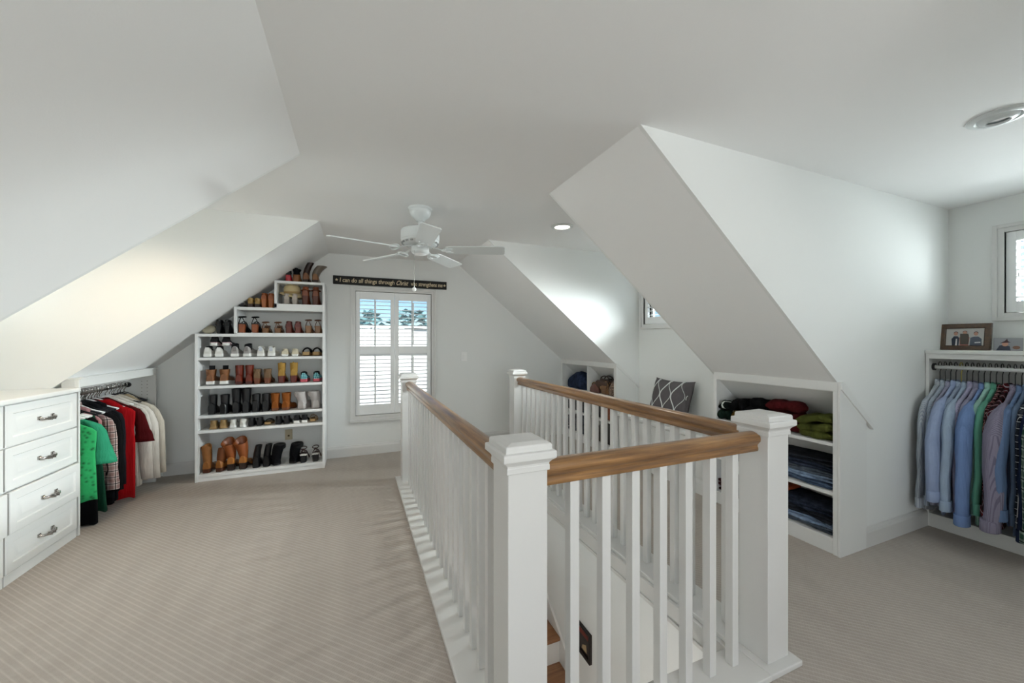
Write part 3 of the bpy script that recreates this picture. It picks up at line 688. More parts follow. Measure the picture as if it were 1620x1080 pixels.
def text(s, size, x0, x1, z, shear=0.0, name='lettering', thick=.0):
    cu = bpy.data.curves.new('lettering_curve', 'FONT'); cu.body = s; cu.size = size; cu.shear = shear; cu.extrude = .001; cu.offset = thick
    o = bpy.data.objects.new('tmp', cu); COL.objects.link(o)
    dg = bpy.context.evaluated_depsgraph_get(); dg.update(); me = bpy.data.meshes.new_from_object(o.evaluated_get(dg))
    bpy.data.objects.remove(o); bpy.data.curves.remove(cu)
    xs_ = [v.co.x for v in me.vertices]; a, b = min(xs_), max(xs_); k = (x1 - x0) / (b - a)
    for v in me.vertices:
        v.co = Vector((x0 + (v.co.x - a) * k, -.0255 - v.co.z * .5, z + v.co.y))
    me.materials.clear(); me.materials.append(LETT)
    r = bpy.data.objects.new(name, me); COL.objects.link(r); r.parent = sign; return r
text('I can do all things through', .070, -.592, .017, -.022, .12, thick=.0008)
text('Christ', .078, .041, .184, -.024, .5, thick=.0008)
text('who', .070, .212, .288, -.022, .12, thick=.0008)
text('strengthens me', .070, .306, .608, -.022, .12, thick=.0008)
for x in (-.625, .634):
    sp = [((.019 if j % 2 == 0 else .008) * sin(2 * pi * j / 10), (.019 if j % 2 == 0 else .008) * cos(2 * pi * j / 10)) for j in range(10)]
    M().prism(sp, lambda a, b: (x + a, -.0255, b), lambda a, b: (x + a, -.0235, b)).build('star', LETT, sign, world=False)

# ------------------------------------------------------------------ ceiling fan
FX, FY = .465, 2.955
fan = thing('ceiling_fan', 'white five-blade ceiling fan hanging from the flat ceiling before the end window', 'fan', (FX, FY, HC))
B = lambda m, n, mt=FANW, par=None, **k: m.build(n, mt, par or fan, world=False, **k)
B(M().lathe([(.09, 0), (.09, -.012), (.08, -.02), (.082, -.03), (.07, -.06), (.05, -.078), (.04, -.085), (.03, -.1)], 32), 'canopy', ang=35)
B(M().lathe([(.016, -.09), (.016, -.2)], 16), 'downrod', ang=40)
B(M().lathe([(.03, -.155), (.06, -.160), (.13, -.165), (.143, -.178), (.145, -.20), (.145, -.245), (.140, -.25), (.140, -.262), (.118, -.282), (.09, -.288), (.055, -.29)], 36), 'motor_housing', ang=30)
vent = M()
for k in range(20):
    a = 2 * pi * k / 20; rot = Matrix.Rotation(a, 3, 'Z'); c_ = rot @ Vector((.130, 0, -.268)); vent.cbox(c_, (.022, .018, .012), rot=rot @ Matrix.Rotation(RAD(40), 3, 'Y'))
B(vent, 'vent_slots', mat('fan_vent_grey', (.30, .31, .31), .6))
hub = B(M().lathe([(.055, -.29), (.066, -.298), (.068, -.335), (.060, -.345), (.05, -.35)], 28), 'switch_housing', ang=35)
B(M().lathe([(.05, -.348), (.04, -.356), (.02, -.360), (.004, -.361)], 24), 'bottom_cap', mat('fan_cap', (.88, .88, .88), .2), hub, ang=35)
blade = None
for k in range(5):
    a = RAD(-21 + 72 * k)
    if blade is None:
        m = M(); pts = []
        for r_, w in ((.20, .052), (.24, .060), (.45, .064), (.60, .067), (.635, .065), (.65, .054)):
            pts.append((r_, w))
        pol = [(r_, w) for r_, w in pts] + [(r_, -w) for r_, w in pts[::-1]]
        m.prism(pol, lambda x, y: (x, y, -.004), lambda x, y: (x, y, .004))
        m.move((0, 0, -.318), Matrix.Rotation(RAD(-13), 3, 'X'))
        blade = B(m, 'fan_blade', bevel=.002)
        ir = M(); ir.tube([(.06, 0, -.287), (.11, 0, -.300), (.15, 0, -.314), (.2, 0, -.322)], [.012, .010, .010, .012], 8, flat=.5)
        ir.tube([(.2 + .032 * cos(q), .042 * sin(q), -.324 + .009 * sin(q)) for q in [2 * pi * j / 16 for j in range(16)]], .006, 6, closed=True)
        for yy in (-.03, .03): ir.tube([(.17, 0, -.318), (.2, yy, -.322 - yy * .2), (.25, yy, -.322 - yy * .2)], .006, 6)
        B(ir, 'blade_arm', FANW, blade, ang=50); o = blade
    else:
        o = copy_tree(blade)
    o.rotation_euler = (0, 0, a)
ch = B(M().tube([(-.052, -.05, -.335), (-.052, -.05, -.50), (-.052, -.05, -.62)], .0013, 5), 'pull_chain', CHROME)
B(M().lathe([(.002, -.645), (.012, -.638), (.015, -.628), (.012, -.618), (.003, -.611)], 14, (-.052, -.05, 0)), 'pull_ball', WHITEP, ch, smooth=True)

# recessed lights
def recessed(loc, label, watts, col, eye=False, emit=2.0):
    t_ = thing('recessed_light', label, 'light', loc, 0, 'recessed ceiling lights')
    M().lathe([(.098, 0), (.098, -.004), (.090, -.010), (.072, -.012), (.066, -.006), (.066, -.001)], 36).build('trim_ring', FANW, t_, world=False, ang=40)
    if eye: M().lathe([(.064, -.002), (.060, -.012), (.046, -.022), (.038, -.024), (.034, -.016)], 32, (.0, 0, 0), cap=False).build('eyeball', FANW, t_, world=False, ang=40)
    M().lathe([(.036 if eye else .064, -.0065), (.02, -.009), (.004, -.0095)], 28).build('lens', mat('lamp_lens_%s' % label[:12], col, .4, emit=emit), t_, world=False, smooth=True)
    if watts:
        l = lamp('recessed_lamp', 'SPOT', (0, 0, -.03), (0, 0, 0), watts, col, 1); l.parent = t_; l.data.spot_size = RAD(140); l.data.spot_blend = .8; l.data.shadow_soft_size = .06
    return t_
recessed((1.70, 2.93, HC), 'small lit recessed light in the far dormer ceiling past the fan', 9, (1, .93, .82), emit=3.0)
recessed((2.70, .74, HC), 'large white eyeball recessed light in the ceiling above the shirts', 0, (.8, .8, .8), eye=True, emit=.15)
for x_, y_ in ((.48, -.55), (.48, -1.75)):  # unseen cans added so light bounces off the floor onto the ceiling
    recessed((x_, y_, HC), 'recessed ceiling light outside the photo, over the %s of the room' % ('middle' if y_ > -1 else 'rear window end'), 12, (1, .96, .92), emit=3.0)
recessed((-1.35, 2.97, HC), 'recessed light in the left dormer ceiling above the drawers', 18, (1, .74, .48), emit=3.0)

# ------------------------------------------------------------------ drawers, counter, left hanging bay
DX = -1.77
def drawer_front(w, h):
    """raised panel front, local: width along y, height along z, face towards +x at 0"""
    m = M(); R = []
    for ins, x in ((0, -.02), (0, -.003), (.003, 0), (.048, 0), (.053, -.007), (.062, -.007), (.082, -.001), (.086, -.0005)):
        a, b = w / 2 - ins, h / 2 - ins; R.append([(x, -a, -b), (x, a, -b), (x, a, b), (x, -a, b)])
    return m.loft(R)
def pull(m):
    m.tube([(.0, -.045, .004), (.018, -.042, 0), (.026, -.025, -.003), (.027, 0, -.004), (.026, .025, -.003), (.018, .042, 0), (0, .045, .004)], [.006, .0055, .006, .0075, .006, .0055, .006], 8)
    for y in (-.045, .045): m.cbox((.002, y, .004), (.006, .018, .016))
    for y in (-.012, .012): m.cbox((.026, y, -.004), (.017, .004, .017))
    return m.move((0, 0, 0), None, (1.15, 1.22, 1.25))
DZ = [(.765, .995), (.522, .757), (.283, .514), (.062, .275)]
def drawers(y0, y1, label):
    t_ = thing('drawer_cabinet', label, 'drawers', (DX - .3, (y0 + y1) / 2, 0))
    M().box(DX - .6, DX - .021, y0 + .001, y1 - .001, .0, 1.0).build('carcass', CAB, t_)
    M().box(DX - .021, DX - .006, y0 + .001, y1 - .001, .0, .058).build('toe_board', CAB, t_, bevel=.002)
    for i, (a, b) in enumerate(DZ):
        d = drawer_front(y1 - y0 - .008, b - a).build('drawer', CAB, t_, world=False, ang=20)
        d.location = (.3 + (.016 if i == 2 else 0), 0, (a + b) / 2)
        p = pull(M()).build('handle', CHROME, d, world=False, ang=45); p['label'] = 'curved brushed nickel handle'
drawers(2.985, 3.572, 'white four-drawer cabinet beside the hanging clothes, third drawer slightly open')
drawers(2.392, 2.979, 'white four-drawer cabinet at the photo edge, away from the clothes')
ct = thing('counter_top', 'long white counter top over the drawer cabinets under the left dormer', 'counter', (DX - .3, 2.97, 1.0))
M().box(XWL, DX + .014, LN + .002, LF - .002, 1.002, 1.030).build('slab', CAB, ct, bevel=.006)
bay = thing('hanging_bay', 'white low hanging bay with header and rod under the left slope', 'closet', (-2.0, 4.13, 0))
M().box(DX - .025, DX, LF + .003, 4.70, 1.03, 1.085).build('header_board', CAB, bay, bevel=.002)
M().box(DX - .10, DX + .012, LF + .003, 4.70, 1.0855, 1.097).build('ledge', CAB, bay, bevel=.002)
M().box(-2.44, DX, 4.68, 4.70, 0, 1.03).build('side_panel', CAB, bay, bevel=.001)
M().box(-2.44, DX - .002, LF + .003, LF + .02, 0, 1.03).build('side_panel', CAB, bay, bevel=.001)
M().box(-1.868, DX - .026, LF + .0205, LF + .05, 1.0305, 1.085).build('end_block', CAB, bay)
hl = M()
for k in range(22):
    for xx in (-1.83, -1.87): hl.cbox((xx, 4.6795, .30 + .032 * k), (.006, .002, .006))
tag(hl.build('peg_holes', mat('dark_hole', (.12, .11, .1), .9), bay), kind='stuff')
ROX, ROZ = -1.965, .945
M().tube([(ROX, LF + .02, ROZ), (ROX, 4.68, ROZ)], .013, 12).build('clothes_rod', CHROME, bay, smooth=True)
M().lathe([(.024, 0), (.024, .01)], 16).move((ROX, 4.67, ROZ), Matrix.Rotation(RAD(90), 3, 'X')).build('rod_socket', BLACKM, bay)

# ------------------------------------------------------------------ hangers and garments
def hanger(name, label, x, y, z, m_, w=.20, drop=.10, group=None, r=.0035, yaw=0, wide=False, hl=.075):
    """origin at the rod; hook over the rod, arms along x"""
    t_ = thing(name, label, 'hanger', (x, y, z), yaw, group)
    hk = [(.02 * cos(q), 0, .003 + .02 * sin(q)) for q in [pi * .0 + pi * 1.1 * (1 - j / 8) for j in range(9)]]
    hk = hk[:-1] + [(.0225, 0, -.008), (.012, 0, -.035), (0, 0, -.05), (0, 0, -hl)]
    M().tube(hk, r * .8, 6).build('hook', m_[0], t_, world=False, smooth=True)
    a = M(); a.tube([(-w, 0, -hl - drop * .82), (-w * .6, 0, -hl - drop * .55), (-.03, 0, -hl - .007), (0, 0, -hl + .003), (.03, 0, -hl - .007), (w * .6, 0, -hl - drop * .55), (w, 0, -hl - drop * .82)], r * (1.7 if wide else 1.0), 7)
    a.tube([(-w * .97, 0, -hl - drop * .86), (w * .97, 0, -hl - drop * .86)], r, 6)
    a.build('arms', m_[1], t_, world=False, smooth=True)
    return t_
def body_rings(levels, seed, n=36, fold=.35, kf=5):
    r = random.Random(seed); p1, p2 = r.uniform(0, 6), r.uniform(0, 6); R = []
    for i, (z, a, b, dx) in enumerate(levels):
        u = i / (len(levels) - 1); ring = []
        for j in range(n):
            q = 2 * pi * j / n; c_, s_ = cos(q), sin(q)
            x = a * math.copysign(abs(c_) ** .7, c_); yy = b * math.copysign(abs(s_) ** .6, s_)
            yy += b * fold * u * sin(kf * x / .2 * 1.7 + p1 + .8 * u) + b * fold * .5 * u * sin(11 * x / .2 + p2)
            ring.append((dx + x, yy, z + .006 * u * sin(5 * q + p1)))
        R.append(ring)
    return R
def sleeve_mesh(path, seed, flat=1.0, n=14):
    """path: (x, y, z, rx, ry)"""
    m = M(); R = []; r = random.Random(seed); ph = r.uniform(0, 6)
    for i, (x, y, z, rx, ry) in enumerate(path):
        R.append([(x + rx * cos(2 * pi * j / n) * (1 + .08 * sin(3 * 2 * pi * j / n + ph + i)), y + ry * sin(2 * pi * j / n) * (1 + .10 * sin(2 * 2 * pi * j / n + ph + i * .7)), z) for j in range(n)])
    return m.loft(R)
def garment(kind, name, label, cat, x, y, ztop, length, cloth, seed, group, hw=.205, th=.014, sl=.52, sx=.05, sy=0.0, sw=.035, sd=.02, yaw=0.0, collar=None, cuff=None, bend=0.0, flare=0.0, far=True, both=True):
    """origin at the neck; hangs in the local xz plane, rod along y"""
    t_ = thing(name, label, cat, (x, y, ztop), yaw, group)
    neck = .055 if kind in ('shirt', 'blouse', 'jacket') else .09
    lv = [(0, neck, th * 1.3, 0), (-.02, neck + .035, th * 1.2, 0), (-.055, hw * .66, th * 1.1, 0), (-.085, hw * .9, th, 0), (-.11, hw, th, 0), (-.16, hw * 1.0, th, 0), (-.26, hw * .96, th * 1.1, 0)]
    for k in range(1, 7):
        u = k / 6; lv.append((lerp(-.26, -length, u), lerp(hw * .96, hw * (1.0 + flare), u), th * lerp(1.1, 1.25, u), 0))
    if kind in ('dress', 'tank'): lv = [(a, min(b, hw), c_, d) for a, b, c_, d in lv]
    if kind == 'skirt':
        lv = [(-.12, hw * .75, th, 0), (-.16, hw * .8, th, 0)] + [(lerp(-.16, -length, k / 7), lerp(hw * .8, hw * (1.05 + flare), k / 7), th * lerp(1, 1.5, k / 7), 0) for k in range(1, 8)]
    M().loft(body_rings(lv, seed)).build('body', cloth, t_, world=False, smooth=True)
    if kind in ('shirt', 'blouse', 'jacket'):
        for sgn in ((-1, 1) if both else (sx > 0 and 1 or -1,)):
            r = random.Random(seed + sgn); e = sgn * (hw - .02)
            front = (sgn > 0) == (sx > 0)
            dx = abs(sx) * sgn * (1 if front else .25); dy = sy if front else 0; w_ = sw if front else .03; d_ = sd if front else .014
            p = [(e - sgn * .03, 0, -.075, .02, th * .9), (e + sgn * .005 + dx * .12, dy * .1, -.11, w_ * .85, lerp(th, d_, .5)), (e + sgn * .015 + dx * .35, dy * .35, -.16, w_ * .95, d_ * .9), (e + sgn * .015 + dx * .7, dy * .7, -.26, w_, d_)]
            nk = 5
            for k in range(1, nk + 1):
                u = k / nk; bb = bend * sin(pi * min(1, u * 1.15)) if front else 0
                wid = lerp(w_, w_ * (.85 if kind != 'blouse' else 1.5), u); dp = lerp(d_, d_ * (.85 if kind != 'blouse' else 1.5), u)
                p.append((e + sgn * .015 + dx * lerp(.7, 1, u) + sgn * bb * .7, dy * lerp(.7, 1, u) + .006 * r.uniform(-1, 1), lerp(-.26, -sl - .09, u), wid, dp))
            M().loft([[q for q in ring] for ring in _rings(p, seed + 3 + sgn)]).build('sleeve', cloth, t_, world=False, smooth=True)
            if kind == 'shirt' and front:
                x_, y_, z_, rx, ry = p[-1]; q = [(x_, y_, z_ + .062, rx * 1.06, ry * 1.10), (x_, y_, z_ + .058, rx * 1.14, ry * 1.16), (x_, y_, z_ - .004, rx * 1.16, ry * 1.18), (x_, y_, z_ - .008, rx * 1.10, ry * 1.1)]
                M().loft([[(a + b * cos(2 * pi * j / 14), c_ + d * sin(2 * pi * j / 14), z) for j in range(14)] for a, c_, z, b, d in q]).build('cuff', cuff or cloth, t_, world=False, ang=50)
    if kind in ('shirt',):
        m = M(); R = []
        for z, a, b in ((-.006, .058, .021), (.012, .056, .023), (.034, .050, .021), (.036, .046, .017), (.012, .048, .016)):
            R.append([(a * cos(2 * pi * j / 20), b * sin(2 * pi * j / 20), z - .012 * max(0, -sin(2 * pi * j / 20))) for j in range(20)])
        m.loft(R, False, False)
        for sg in (-1, 1): m.add([(0, -.024, .022), (sg * .05, -.020, .018), (sg * .058, -.026, -.026), (sg * .03, -.029, -.040)], [(0, 1, 2, 3)])
        m.build('collar', collar or cloth, t_, world=False, smooth=True)
        M().cbox((0, -th * 1.25 - .002, -length * .5 - .02), (.026, .003, length - .12)).build('button_placket', cloth, t_, world=False)
    return t_
def _rings(path, seed, n=14):
    r = random.Random(seed); ph = r.uniform(0, 6); R = []
    for i, (x, y, z, rx, ry) in enumerate(path):
        R.append([(x + rx * cos(2 * pi * j / n) * (1 + .07 * sin(3 * 2 * pi * j / n + ph + i * .6)), y + ry * sin(2 * pi * j / n) * (1 + .12 * sin(2 * 2 * pi * j / n + ph + i * .5)), z) for j in range(n)])
    return R
WHANG = (CHROME, WHITEP); VEL = mat('black_velvet', '15151a', .95); BHANG = (CHROME, VEL)
WIRE = (BLACKM, BLACKM); GW = 'clothes hanging in the left bay'; GH = 'hangers in the left bay'
FBL = fabric('cloth_black', '0a0a0c'); FBL2 = fabric('cloth_soft_black', '101014'); FRED = fabric('cloth_red', 'a30d14'); FDRED = fabric('cloth_wine', '4c0a0e'); FWH = fabric('cloth_white', 'd6cfc6')
FWH2 = fabric('cloth_cream', 'c5bcae'); FBEI = fabric('cloth_beige', 'a8977a'); FMINT = fabric('cloth_mint', '2f8f6c'); FDG = fabric('cloth_bottle_green', '0f3a29'); FPINK = fabric('cloth_dusty_pink', 'b07f80')
def lace():
    n = N('green_lace'); v = n.xyz(); vo = n.new('TexVoronoi'); n.link(v, vo.inputs['Vector']); vo.inputs['Scale'].default_value = 34
    f = n.math('SMOOTH_MIN', 1.0, n.math('MULTIPLY', vo.outputs[0], 2.4), .1)
    n.link(n.mix(f, lin('04401c'), lin('22a05c')), n.b.inputs['Base Color']); n.b.inputs['Roughness'].default_value = .9
    n.bump(vo.outputs[0], .5, .004); return n.m
LACE = lace(); PLD = plaid('cloth_light_plaid', 'b8a9a4', '8c6f6c', '17141a', .05)
L_ = [  # y, kind, name, label, category, cloth, length, neck height below rod, options, hanger
 (3.752, 'dress', 'long_dress', 'long black dress showing below the green lace', 'dress', FBL, .86, .11, dict(hw=.215), WHANG),
 (3.672, 'tank', 'lace_blouse', 'bright green lace blouse beside the drawer cabinet', 'blouse', LACE, .60, .165, dict(hw=.25, th=.02), WHANG),
 (3.715, 'blouse', 'blouse', 'mint green blouse with flared short sleeves, between green lace and plaid shirt', 'blouse', FMINT, .62, .13, dict(sl=.30, sx=.05, sw=.05, sd=.032, hw=.215, th=.016), WHANG),
 (3.815, 'skirt', 'long_skirt', 'long bottle green skirt hanging below the mint blouse', 'skirt', FDG, .84, .06, dict(hw=.225, th=.018, flare=.05), BHANG),
 (3.860, 'tank', 'pink_blouse', 'dusty pink blouse mostly hidden behind the mint blouse', 'blouse', FPINK, .50, .12, dict(hw=.19), BHANG),
 (3.905, 'shirt', 'plaid_shirt', 'white, black and wine plaid shirt hanging before the black tops', 'shirt', PLD, .66, .12, dict(sl=.56, sx=.035, sw=.04, sd=.022, hw=.20), WHANG),
 (3.945, 'jacket', 'black_pullover', 'black long-sleeved top right behind the plaid shirt', 'pullover', FBL, .74, .11, dict(sl=.60, sx=.03, sw=.045, sd=.022), BHANG),
 (3.982, 'dress', 'black_dress', 'black dress, second black piece behind the plaid shirt', 'dress', FBL2, .80, .11, dict(hw=.21), BHANG),
 (4.018, 'jacket', 'black_jacket', 'black long-sleeved jacket in the middle of the black pieces', 'jacket', FBL, .78, .105, dict(sl=.62, sx=.025, sw=.04, sd=.02, hw=.195), BHANG),
 (4.055, 'dress', 'black_dress', 'long black dress just before the grey-edged black cardigan', 'dress', FBL2, .80, .11, dict(hw=.20), BHANG),
 (4.092, 'jacket', 'black_cardigan', 'black cardigan hanging directly beside the red dress', 'jacket', fabric('cloth_charcoal', '1c1c21'), .74, .11, dict(sl=.60, sx=.02, sw=.035, sd=.018, hw=.185), WHANG),
 (4.175, 'dress', 'red_dress', 'bright red dress hanging between black and wine clothes', 'dress', FRED, .83, .11, dict(hw=.255, th=.024, flare=.30), WHANG),
 (4.235, 'blouse', 'wine_blouse', 'dark wine red top with short sleeves behind the red dress', 'blouse', FDRED, .58, .10, dict(sl=.30, sx=.07, sw=.045, sd=.02, hw=.23), WHANG),
 (4.315, 'jacket', 'white_pullover', 'white long top showing below the wine red top', 'pullover', FWH, .78, .105, dict(sl=.64, sx=.06, sw=.05, sd=.02, hw=.225), WHANG),
 (4.375, 'jacket', 'white_blouse', 'white long-sleeved blouse, middle of the three pale tops', 'blouse', FWH, .80, .10, dict(sl=.66, sx=.085, sw=.055, sd=.026, hw=.225), WHANG),
 (4.440, 'jacket', 'cream_shirt', 'cream long-sleeved shirt behind the white blouse', 'shirt', FWH2, .78, .10, dict(sl=.64, sx=.095, sw=.055, sd=.026, hw=.225), BHANG),
 (4.545, 'jacket', 'beige_jacket', 'beige jacket, last piece before the side panel', 'jacket', FBEI, .56, .11, dict(sl=.46, sx=.055, sw=.04, sd=.022, hw=.20), BHANG),
]
hcol = ['white plastic', 'black velvet']
for i, (y, kd, nm, lab, ct_, cl, ln, drop, op, hg) in enumerate(L_):
    hanger('clothes_hanger', '%s hanger carrying the %s' % (hcol[0 if hg is WHANG else 1], lab.split(',')[0].replace(' hanging ', ' ').replace(' mostly hidden', '')), ROX, y, ROZ + .0135, hg, w=.185, group=GH, wide=True)
    garment(kd, nm, lab, ct_, ROX, y, ROZ - .065 - (drop - .10), ln, cl, 100 + i, GW, **{**dict(sx=.03), **op}, yaw=RAD(random.Random(i).uniform(-3, 3)))
for i, y in enumerate((3.63, 3.735, 3.885, 4.037, 4.13, 4.205, 4.41, 4.50, 4.60)):
    nx = ['the lace blouse, cabinet side', 'the mint blouse', 'the pink blouse', 'the black jacket', 'the black cardigan', 'the red dress', 'the cream shirt', 'the beige jacket, nearer it', 'the side panel at the rod end'][i]
    hanger('clothes_hanger', 'empty velvet hanger on the left rod next to ' + nx, ROX, y, ROZ + .0135, BHANG, w=.17, group=GH)

# ------------------------------------------------------------------ right hanging unit with men's shirts
hu = thing('hanging_unit', 'white hanging cabinet with top shelf and rod under the near right window', 'closet', (4.07, .72, 0))
UX = 3.885
M().box(UX - .012, XW1 - .002, RN0 + .004, RN1 - .003, 1.262, 1.287).build('top_shelf', CAB, hu, bevel=.003)
M().box(UX, UX + .02, RN0 + .004, RN1 - .02, 1.225, 1.2615).build('shelf_rail', CAB, hu, bevel=.002)
M().box(UX, XW1 - .002, RN1 - .022, RN1 - .003, 0, 1.2615).build('side_panel', CAB, hu, bevel=.002)
M().box(UX, XW1 - .002, RN0 + .004, RN0 + .022, 0, 1.2615).build('side_panel', CAB, hu, bevel=.002)
M().box(UX + .002, UX + .022, RN0 + .022, RN1 - .022, .0, .098).build('base_board', CAB, hu, bevel=.002)
M().box(UX + .022, XW1 - .002, RN0 + .022, RN1 - .022, .078, .098).build('bottom_shelf', CAB, hu)
RX_, RZ_ = 3.945, 1.165
M().tube([(RX_, RN0 + .022, RZ_), (RX_, RN1 - .022, RZ_)], .0145, 14).build('clothes_rod', WHITEP, hu, smooth=True)
M().lathe([(.026, 0), (.026, .012)], 16).move((RX_, RN1 - .022, RZ_), Matrix.Rotation(RAD(90), 3, 'X')).build('rod_socket', BLACKM, hu)
S = lambda n, a, b, p=.010, d=.35: striped('shirting_' + n, a, b, p, d)
R_ = [  # label, cloth, front sleeve options
 ('white shirt with thin grey stripes, first from the cheek wall', S('grey', 'a9afb6', '8a919c', .008), dict(sx=-.045, sl=.64, sw=.05, sd=.020)),
 ('pale grey shirt, second from the cheek wall', S('pale', 'a7b1bd', '8f9cab', .007), dict(sx=-.02, sl=.62, sw=.03, sd=.016)),
 ('lilac striped shirt tucked behind a pale blue one', S('lilac', '9c9db0', '83849c', .009), dict(sx=-.022, sl=.60, sw=.03, sd=.016)),
 ('pale blue shirt with a bent sleeve', fabric('cloth_pale_blue', '98a7c6'), dict(sx=-.085, sl=.56, sw=.058, sd=.034, bend=.035)),
 ('grey-blue fine striped shirt after the bent sleeve', S('steel', '93a0b3', '7c8ba2', .006), dict(sx=-.02, sl=.6, sw=.03, sd=.016)),
 ('icy blue shirt with a broad cuff', fabric('cloth_icy_blue', '9fb0c4'), dict(sx=-.075, sl=.60, sw=.045, sd=.028)),
 ('pale violet striped shirt before the grey-lilac one', S('violet', '9d9bb2', '8785a0', .008), dict(sx=-.02, sl=.62, sw=.03, sd=.016)),
 ('grey-lilac shirt with upright collar', fabric('cloth_grey_lilac', '8c8ba0'), dict(sx=-.03, sl=.62, sw=.035, sd=.018)),
 ('medium blue shirt with long straight sleeve', fabric('cloth_mid_blue', '6f88b5'), dict(sx=-.085, sl=.66, sw=.055, sd=.036)),
 ('pale mint shirt before the green one', fabric('cloth_pale_mint', '8fb5ab'), dict(sx=-.02, sl=.60, sw=.03, sd=.014)),
 ('sea green shirt beside the red plaid ones', fabric('cloth_sea_green', '5a9480'), dict(sx=-.05, sl=.58, sw=.04, sd=.020)),
 ('small red and black check shirt beside the green shirt', plaid('cloth_small_check', '571a20', '1a1216', 'a08a88', .022), dict(sx=-.03, sl=.60, sw=.035, sd=.016)),
 ('red plaid shirt with grey diagonal lines', plaid('cloth_red_plaid', '5d151d', '241519', '8e8b92', .062, .55), dict(sx=-.06, sl=.58, sw=.048, sd=.028)),
 ('grey-taupe shirt with wide cuff hanging in front', S('taupe', '858092', '6d687c', .007), dict(sx=-.105, sl=.64, sw=.06, sd=.042)),
 ('slate blue shirt with folded sleeve', fabric('cloth_slate_blue', '62789a'), dict(sx=-.085, sl=.56, sw=.048, sd=.026, bend=.03)),
 ('steel grey-blue shirt beside the black check shirt', fabric('cloth_steel_blue', '5d6f88'), dict(sx=-.02, sl=.6, sw=.03, sd=.016)),
 ('black and white checked shirt among blue ones', plaid('cloth_bw_check', '191b22', '2d323c', 'b6b8bb', .04), dict(sx=-.03, sl=.6, sw=.032, sd=.016)),
 ('dark navy shirt beside the green and white plaid', fabric('cloth_navy', '1c2740'), dict(sx=-.06, sl=.66, sw=.045, sd=.022)),
 ('green and white plaid shirt at the photo edge', plaid('cloth_green_plaid', '9aa79d', '2b4a3c', '14251d', .06), dict(sx=-.075, sl=.66, sw=.055, sd=.034)),
]
hn = ['first hanger from the cheek wall', 'second hanger from the cheek wall', 'third hanger from the cheek wall', 'fourth hanger from the cheek wall', 'yellow wire hanger']
YW = (mat('yellow_wire', 'a89a3c', .4), mat('yellow_wire', 'a89a3c', .4))
for i, (lab, cl, op) in enumerate(R_):
    y = 1.352 - .0262 * i
    hl_ = 'black hanger holding the ' + lab.replace(', first from the cheek wall', '').replace(', second from the cheek wall', '') if i != 4 else 'yellow wire hanger on the shirt rod holding the grey-blue striped shirt'
    hanger('shirt_hanger', hl_, RX_, y, RZ_ + .015, YW if i == 4 else WIRE, w=.155, group='hangers on the shirt rod', r=.0032, drop=.115, hl=.128)
    garment('shirt', 'dress_shirt', lab, 'shirt', RX_, y, RZ_ - .124 - .004 * (i % 3), (.82 if i % 3 else .88), cl, 300 + i, "men's shirts on the right rod", hw=.212, th=.011, **{**op, 'sl': op['sl'] + .11, 'sx': op['sx'] * 1.15 - .022})

# photographs on the top shelf
pf_ = thing('photo_frame', 'brown wooden frame with a photo of three people, on the shirt shelf', 'picture frame', (4.12, 1.292, 1.2872), RAD(-90))
tilt = Matrix.Rotation(RAD(-9), 3, 'X')
def bt(m, d=(0, .0, 0)): return m.move(d, tilt)
w2, h2, fb = .128, .195, .034
f = M()
R = [[(x, y, z) for x, z in ((-w2 + i, i), (w2 - i, i), (w2 - i, h2 - i), (-w2 + i, h2 - i))] for i, y in ((0, .012), (0, -.006), (.004, -.010), (fb - .006, -.008), (fb, -.002), (fb, .008))]
f.loft(R, False, False); bt(f).build('wooden_frame', FRAMEW, pf_, world=False)
SKIN = mat('print_skin', 'b98a76', .5); PM = [mat('print_light', 'b9b7b4', .5), SKIN, mat('print_navy', '2b3242', .5), mat('print_rust', 'a2685c', .5), mat('print_slate', '4d5563', .5), mat('print_hair', '211a18', .5), mat('print_white', 'd9d6d6', .5)]
def flat(m, pts, y, k): m.add([(x, y, z) for x, z in pts], [tuple(range(len(pts)))], k)
def disc(cx, cz, rx, rz): return [(cx + rx * cos(2 * pi * j / 14), cz + rz * sin(2 * pi * j / 14)) for j in range(14)]
p = M(); a_, b_ = w2 - fb, h2 - fb
flat(p, [(-a_, fb), (a_, fb), (a_, b_), (-a_, b_)], .004, 0)
zb_ = fb; y1, y2, y3 = .0034, .0028, .0022
flat(p, [(-.062, zb_), (-.028, zb_), (-.026, zb_ + .055), (-.036, zb_ + .070), (-.054, zb_ + .070), (-.066, zb_ + .05)], y1, 2)
flat(p, [(-.045, zb_), (-.036, zb_), (-.037, zb_ + .05), (-.043, zb_ + .05)], y2, 6)
flat(p, [(-.022, zb_), (.020, zb_), (.024, zb_ + .06), (.012, zb_ + .078), (-.014, zb_ + .078), (-.026, zb_ + .06)], y1, 3)
flat(p, [(.026, zb_), (.084, zb_), (.082, zb_ + .05), (.066, zb_ + .066), (.046, zb_ + .066), (.028, zb_ + .058)], y1, 4)
flat(p, [(.05, zb_ + .018), (.078, zb_ + .020), (.078, zb_ + .028), (.05, zb_ + .026)], y2, 6)
for cx, cz in ((-.045, .088), (.0, .094), (.054, .086)):
    flat(p, disc(cx, zb_ + cz + .006, .0115, .011), y2, 5); flat(p, disc(cx, zb_ + cz, .0105, .0135), y3, 1)
bt(p).build('printed_photo', PM, pf_, world=False, fix=False)
bt(M().box(-w2 + .004, w2 - .004, .008, .011, .004, h2 - .004), (0, 0.001, 0)).build('backing_board', mat('grey_board', '55504a', .9), pf_, world=False)
M().prism([(0, .012), (.085, .0), (.0, .12)], lambda y, z: (-.02, y + .01, z), lambda y, z: (.02, y + .01, z)).build('easel_leg', mat('grey_board', '55504a', .9), pf_, world=False)
